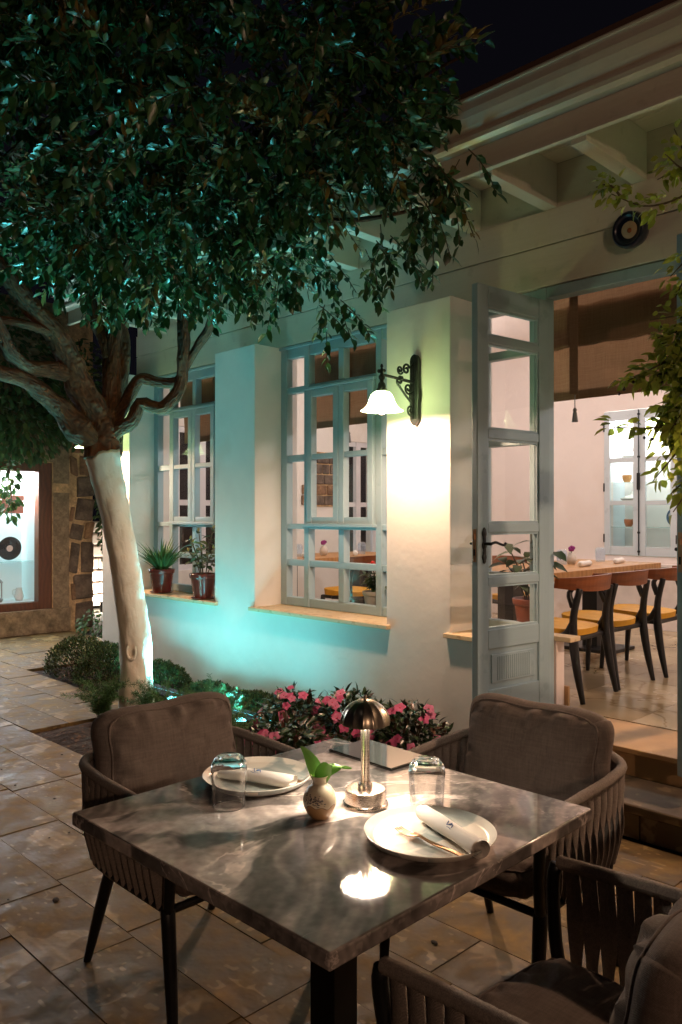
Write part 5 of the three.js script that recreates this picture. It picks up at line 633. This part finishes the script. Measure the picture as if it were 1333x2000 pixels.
impatiens(-3.86, 0.58, 0.28, 0.34, 25, 'pink flowering plant at the left, beside the ferns', 51); impatiens(-3.5, 0.42, 0.3, 0.36, 25, 'pink flowering plant in the middle, under the lamp pillar', 52); impatiens(-3.08, 0.38, 0.28, 0.36, 22, 'pink flowering plant at the right, behind the table lamp', 53); impatiens(-3.55, 0.92, 0.27, 0.26, 14, 'pink flowering plant in front, nearest the table', 54);
// ---------- potted plants on the sills ----------
const potG = s => lathe([[0, 0], [0.075, 0], [0.078, 0.004], [0.098, 0.15], [0.104, 0.152], [0.108, 0.16], [0.112, 0.185], [0.108, 0.19], [0.1, 0.188], [0.094, 0.165], [0, 0.16]].map(p => [p[0] * s, p[1] * s]), 40);
function potted(name, label, x, y, z, mat, s, fill, saucer = true) { const t = thing(name, label, 'potted plant', [x, y, z]); part(t, 'pot', potG(s).translate(0, saucer ? 0.012 : 0, 0), mat); if (saucer) part(t, 'saucer', lathe([[0, 0], [0.085 * s, 0], [0.1 * s, 0.014], [0.095 * s, 0.016], [0.08 * s, 0.01], [0, 0.01]], 32), mat); part(t, 'potting_soil', new THREE.CylinderGeometry(0.092 * s, 0.092 * s, 0.006, 24).translate(0, 0.166 * s + (saucer ? 0.012 : 0), 0), M.soil); fill(t, 0.17 * s + (saucer ? 0.012 : 0)); return t; }
potted('spiky_potted_plant', 'spiky green plant in a dark red pot on the far window sill', -6.52, 0.767, -0.09, M.terracotta, 1.12, (t, y) => { const r = rng(61), L = new Leaves(); for (let k = 0; k < 120; k++) { const a = r() * 6.28, e = 0.1 + 0.95 * r(), d = V(Math.cos(a) * e, 1.0, Math.sin(a) * e * 0.75).normalize(); L.leaf(V(0.05 * Math.cos(a) * r(), y - 0.01, 0.05 * Math.sin(a) * r()), d, V(Math.cos(a) * -1, 0.9, Math.sin(a) * -1).normalize(), 0.2 + 0.2 * r() * r(), 0.024, vary([0.06, 0.14, 0.035], r), 0.25, 0.5); } part(t, 'leaves', L.geo(), M.leafMatt, { kind: 'stuff' }); });
const leafy = (seed, n, H, W, len, cols, buds) => (t, y) => { const r = rng(seed), L = new Leaves(), st = []; for (let k = 0; k < n; k++) { const a = k * 2.4 + r(), q = W * (0.3 + 0.7 * r()), h = H * (0.45 + 0.55 * r()), cv = new THREE.CatmullRomCurve3([V(0.02 * Math.cos(a), y - 0.02, 0.02 * Math.sin(a)), V(0.5 * q * Math.cos(a), y + 0.55 * h, 0.5 * q * Math.sin(a)), V(q * Math.cos(a), y + h, q * Math.sin(a))]); st.push(new THREE.TubeGeometry(cv, 10, 0.0045, 5)); const m = 9; for (let j = 0; j < m; j++) { const f = 0.4 + 0.6 * j / (m - 1), p = cv.getPointAt(f), b = j * 2.4 + r(), d = V(Math.cos(b), 0.1 - 0.3 * r(), Math.sin(b)).normalize(); L.leaf(p, d, V(0, 1, 0).add(rv(r).multiplyScalar(0.4)).normalize(), len * (0.7 + 0.6 * r()), len * 0.56, vary(cols[r() < 0.25 ? 1 : 0], r), 0.35, 0.2); } if (buds) { const p = cv.getPointAt(1); for (let j = 0; j < 4; j++) L.leaf(p, V(r() - 0.5, 0.9, r() - 0.5).normalize(), rv(r), 0.04, 0.02, [0.45, 0.4, 0.14], 0.1, 0.4); } } part(t, 'leaves', L.geo(), M.leafSoft, { kind: 'stuff' }); part(t, 'stalks', merge(st), M.stem, { kind: 'stuff' }); };
potted('leafy_potted_plant', 'leafy budding plant in a glossy dark red pot on the far sill, beside the pillar', -5.8, 0.767, -0.06, M.terracotta, 1.1, leafy(62, 8, 0.46, 0.24, 0.085, [[0.035, 0.085, 0.025], [0.09, 0.12, 0.03]], true));
potted('broad_leaved_plant', 'broad-leaved dark green plant in a terracotta pot on the sill behind the door leaf', -2.72, 0.767, -0.385, M.clay, 1.05, leafy(63, 7, 0.52, 0.2, 0.12, [[0.025, 0.07, 0.022], [0.05, 0.09, 0.03]], false));
potted('grey_potted_plant', 'bushy green plant with red flowers in a grey pot inside the near window', -4.08, 0.767, -0.41, M.greyPot, 0.85, (t, y) => { leafy(64, 12, 0.2, 0.13, 0.06, [[0.05, 0.12, 0.025], [0.1, 0.16, 0.03]], false)(t, y); const r = rng(65), g = []; for (let k = 0; k < 16; k++) g.push(new THREE.SphereGeometry(0.017, 8, 6).scale(1, 0.7, 1).translate(0.16 * (r() - 0.5), y + 0.2 + 0.03 * r(), 0.08 * (r() - 0.5))); part(t, 'red_blossom', merge(g), std([0.6, 0.03, 0.015], 0.6), { kind: 'stuff' }); }, false);
potted('small_potted_plant', 'small green plant in a grey pot inside the near window, at the pillar', -3.84, 0.767, -0.41, M.greyPot, 0.7, leafy(66, 10, 0.2, 0.12, 0.055, [[0.06, 0.13, 0.03], [0.1, 0.16, 0.03]], false), false);
// ---------- the climbing shrub at the right of the steps ----------
{
  const t = thing('berry_shrub', 'tall berry shrub with bright leaves reaching in at the right beside the door', 'shrub', [0, 0, 0]), r = rng(88), L = new Leaves(), st = [], be = [], base = V(-0.86, 0.42, 0.8);
  part(t, 'planter', potG(2.4).translate(-0.86, 0.0, 0.8), M.greyPot);
  const spray = (pts, n, len, bry = 0) => { n = Math.round(n * 1.5); const cv = new THREE.CatmullRomCurve3(pts), l = cv.getLength(); st.push(limb(pts, [0.006, 0.0045, 0.002], 18, 5, 0, 1, false)); for (let k = 0; k < n; k++) { const f = 0.15 + 0.85 * Math.pow(r(), 0.8), p = cv.getPointAt(f), tg = cv.getTangentAt(f), s = rv(r), o = p.clone().add(s.clone().multiplyScalar(0.015 + 0.06 * r() * r())), d = s.clone().add(tg.multiplyScalar(0.6)).add(V(0, -0.35, 0)).normalize(); L.leaf(o, d, V(0, 1, 0).add(rv(r).multiplyScalar(0.8)).normalize(), len * (0.5 + 0.62 * r()), len * 0.5, vary(LEAF.vine, r, 0.3), 0.25, 0.2); } for (let k = 0; k < bry; k++) { const p = cv.getPointAt(0.3 + 0.7 * r()); be.push(new THREE.SphereGeometry(0.006, 8, 6).translate(p.x + 0.02 * (r() - 0.5), p.y - 0.015 - 0.03 * r(), p.z + 0.02 * (r() - 0.5))); } };
  const A = (x, y, d = 3.0) => at(x, y, d);
  // main stems rise outside the frame
  const stems = [[base, A(1480, 1150), A(1440, 800), A(1400, 560)], [base, A(1500, 1000, 3.05), A(1440, 650, 3.05), A(1390, 330, 3.05)], [base, A(1470, 1100, 2.95), A(1420, 900, 2.95), A(1370, 760, 2.95)]]; for (const s of stems) st.push(limb(s, [0.016, 0.012, 0.007, 0.004], 30, 8, 0.05, 3));
  spray([A(1400, 330, 3.05), A(1330, 385, 3.05), A(1260, 402, 3.05), A(1195, 378, 3.05)], 40, 0.05, 0); spray([A(1215, 385, 3.05), A(1190, 360, 3.03), A(1165, 365, 3.03)], 26, 0.045); spray([A(1390, 260, 3.05), A(1345, 300, 3.05), A(1318, 250, 3.05)], 12, 0.055); spray([A(1400, 340, 3.05), A(1330, 330, 3.05), A(1285, 350, 3.05)], 18, 0.05);
  spray([A(1400, 560), A(1340, 610), A(1270, 625)], 16, 0.045, 5); spray([A(1400, 600), A(1335, 660), A(1300, 690)], 56, 0.06, 3); spray([A(1400, 640), A(1310, 700), A(1215, 750)], 46, 0.06, 12); spray([A(1400, 680), A(1330, 720), A(1265, 735)], 56, 0.062, 4); spray([A(1410, 700), A(1340, 790), A(1290, 830)], 66, 0.062, 8); spray([A(1410, 740), A(1300, 830), A(1195, 835)], 30, 0.06, 6); spray([A(1390, 760), A(1330, 850), A(1300, 900)], 40, 0.062); spray([A(1390, 800), A(1325, 880), A(1275, 940)], 16, 0.06); spray([A(1400, 840), A(1345, 930), A(1310, 965)], 22, 0.065); spray([A(1400, 620, 2.95), A(1350, 700, 2.95), A(1320, 800, 2.95)], 60, 0.062, 3); spray([A(1400, 530), A(1345, 540), A(1320, 580)], 20, 0.05); spray([A(1400, 600), A(1340, 640), A(1285, 660)], 40, 0.055, 3); spray([A(1400, 720), A(1345, 760), A(1300, 790)], 50, 0.06); spray([A(1400, 880), A(1350, 950), A(1315, 1000)], 18, 0.06); spray([A(1400, 580), A(1350, 640), A(1310, 720)], 50, 0.06); spray([A(1400, 700, 2.9), A(1350, 780, 2.9), A(1310, 840, 2.9)], 50, 0.062, 4); spray([A(1400, 300), A(1340, 330), A(1300, 300)], 20, 0.05); spray([A(1400, 470), A(1350, 500), A(1310, 540)], 16, 0.05); spray([A(1400, 780), A(1350, 830), A(1325, 870)], 40, 0.06);
  part(t, 'leaves', L.geo(), M.leafSoft, { kind: 'stuff' }); part(t, 'stems', merge(st), M.stem, { kind: 'stuff' }); part(t, 'berries', merge(be), std([0.02, 0.008, 0.012], 0.4), { kind: 'stuff' });
}
// ---------- greenery on and beside the stone shop ----------
{
  const mk = (name, label, list, seed, group, mat = M.leafSoft) => { const t = thing(name, label, 'climber'), r = rng(seed), L = new Leaves(), st = []; for (const [x, y, z, a, b, c, n, len] of list) { for (let k = 0; k < n; k++) { const d = rv(r), f = 0.35 + 0.65 * Math.sqrt(r()), p = V(x + d.x * a * f, y + d.y * b * f, z + d.z * c * f); L.leaf(p, d.add(V(0.3, -0.6, 0)).add(rv(r).multiplyScalar(0.6)).normalize(), V(0.6, 0.8, 0.1).add(rv(r).multiplyScalar(0.6)).normalize(), len * (0.7 + 0.6 * r()), len * 0.55, vary(r() < 0.3 ? [0.08, 0.13, 0.03] : LEAF.mid, r), 0.25, 0.2); } for (let k = 0; k < 4; k++) { const o = V(x + a * (r() - 0.5), y - b * 0.8 * r(), z + c * (r() - 0.5)); st.push(tube([V(x, y + b, z), V(x + a * 0.3, y + b * 0.3, z), o], 0.006, 10, 5)); } } part(t, 'leaves', L.geo(), mat, { kind: 'stuff' }); part(t, 'stems', merge(st), M.stem, { kind: 'stuff' }); };
  mk('hanging_creeper', 'dark leafy creeper hanging over the top of the lit showcase', [[-9.5, 3.3, 0.3, 0.5, 1.0, 0.9, 1500, 0.1], [-9.5, 2.55, 0.0, 0.35, 0.42, 0.6, 800, 0.09], [-9.45, 3.0, -0.7, 0.4, 0.7, 0.5, 700, 0.1], [-9.55, 2.0, 0.14, 0.18, 0.3, 0.1, 90, 0.09], [-9.55, 1.65, 0.12, 0.16, 0.22, 0.1, 60, 0.09], [-9.4, 3.9, 1.0, 0.6, 0.8, 0.7, 900, 0.1]], 91);
  mk('corner_climber', 'dark green climber in the gap between the stone corner and the restaurant', [[-9.7, 1.7, -1.3, 0.35, 0.9, 0.14, 700, 0.08], [-9.6, 1.05, -1.25, 0.2, 0.25, 0.12, 160, 0.08], [-9.2, 0.12, -0.9, 0.35, 0.2, 0.3, 260, 0.06], [-9.9, 2.6, -1.4, 0.5, 0.6, 0.3, 500, 0.09]], 92);
  const t = thing('slender_trunk', 'thin forked trunk in the gap beside the stone corner', 'trunk'); part(t, 'stem', limb([V(-9.55, -0.04, -1.22), V(-9.55, 0.4, -1.24), V(-9.6, 0.9, -1.25)], [0.03, 0.025, 0.02], 14, 8, 0.06, 2), M.bark); part(t, 'stem', limb([V(-9.5, -0.04, -1.32), V(-9.48, 0.4, -1.36), V(-9.56, 0.85, -1.3)], [0.02, 0.018, 0.014], 14, 8, 0.06, 5), M.bark);
  // sunken light washing the white garden wall beyond the gap
  const w = thing('garden_wall', 'brightly lit white rubble wall beyond the gap beside the stone corner', 'wall', [-12.2, 0, -2.6]); const rr = rng(17); for (let i = 0; i < 9; i++) for (let j = 0; j < 7; j++) part(w, 'stone', rb(-0.1, 0.1 + 0.04 * rr(), j * 0.2 + 0.01, j * 0.2 + 0.19, -1 + i * 0.23 + 0.1 * (j % 2), -1 + i * 0.23 + 0.215 + 0.1 * (j % 2), 0.03, [rr() * 3, rr() * 3]), M.whiteStone);
  const gl = thing('bollard_light', 'small glowing ground light in front of the white garden wall', 'light', [-11.7, -0.04, -2.2]); part(gl, 'post', cyl(0.03, 0.03, V(0, 0, 0), V(0, 0.16, 0), 12), M.darkMetal); part(gl, 'globe', new THREE.SphereGeometry(0.05, 16, 12).translate(0, 0.2, 0), glow([1, 0.9, 0.75], 10)); pointLight(gl, [1, 0.88, 0.72], 6, 0, 0.2, 0, 2);
}
renderer.render(scene, camera);
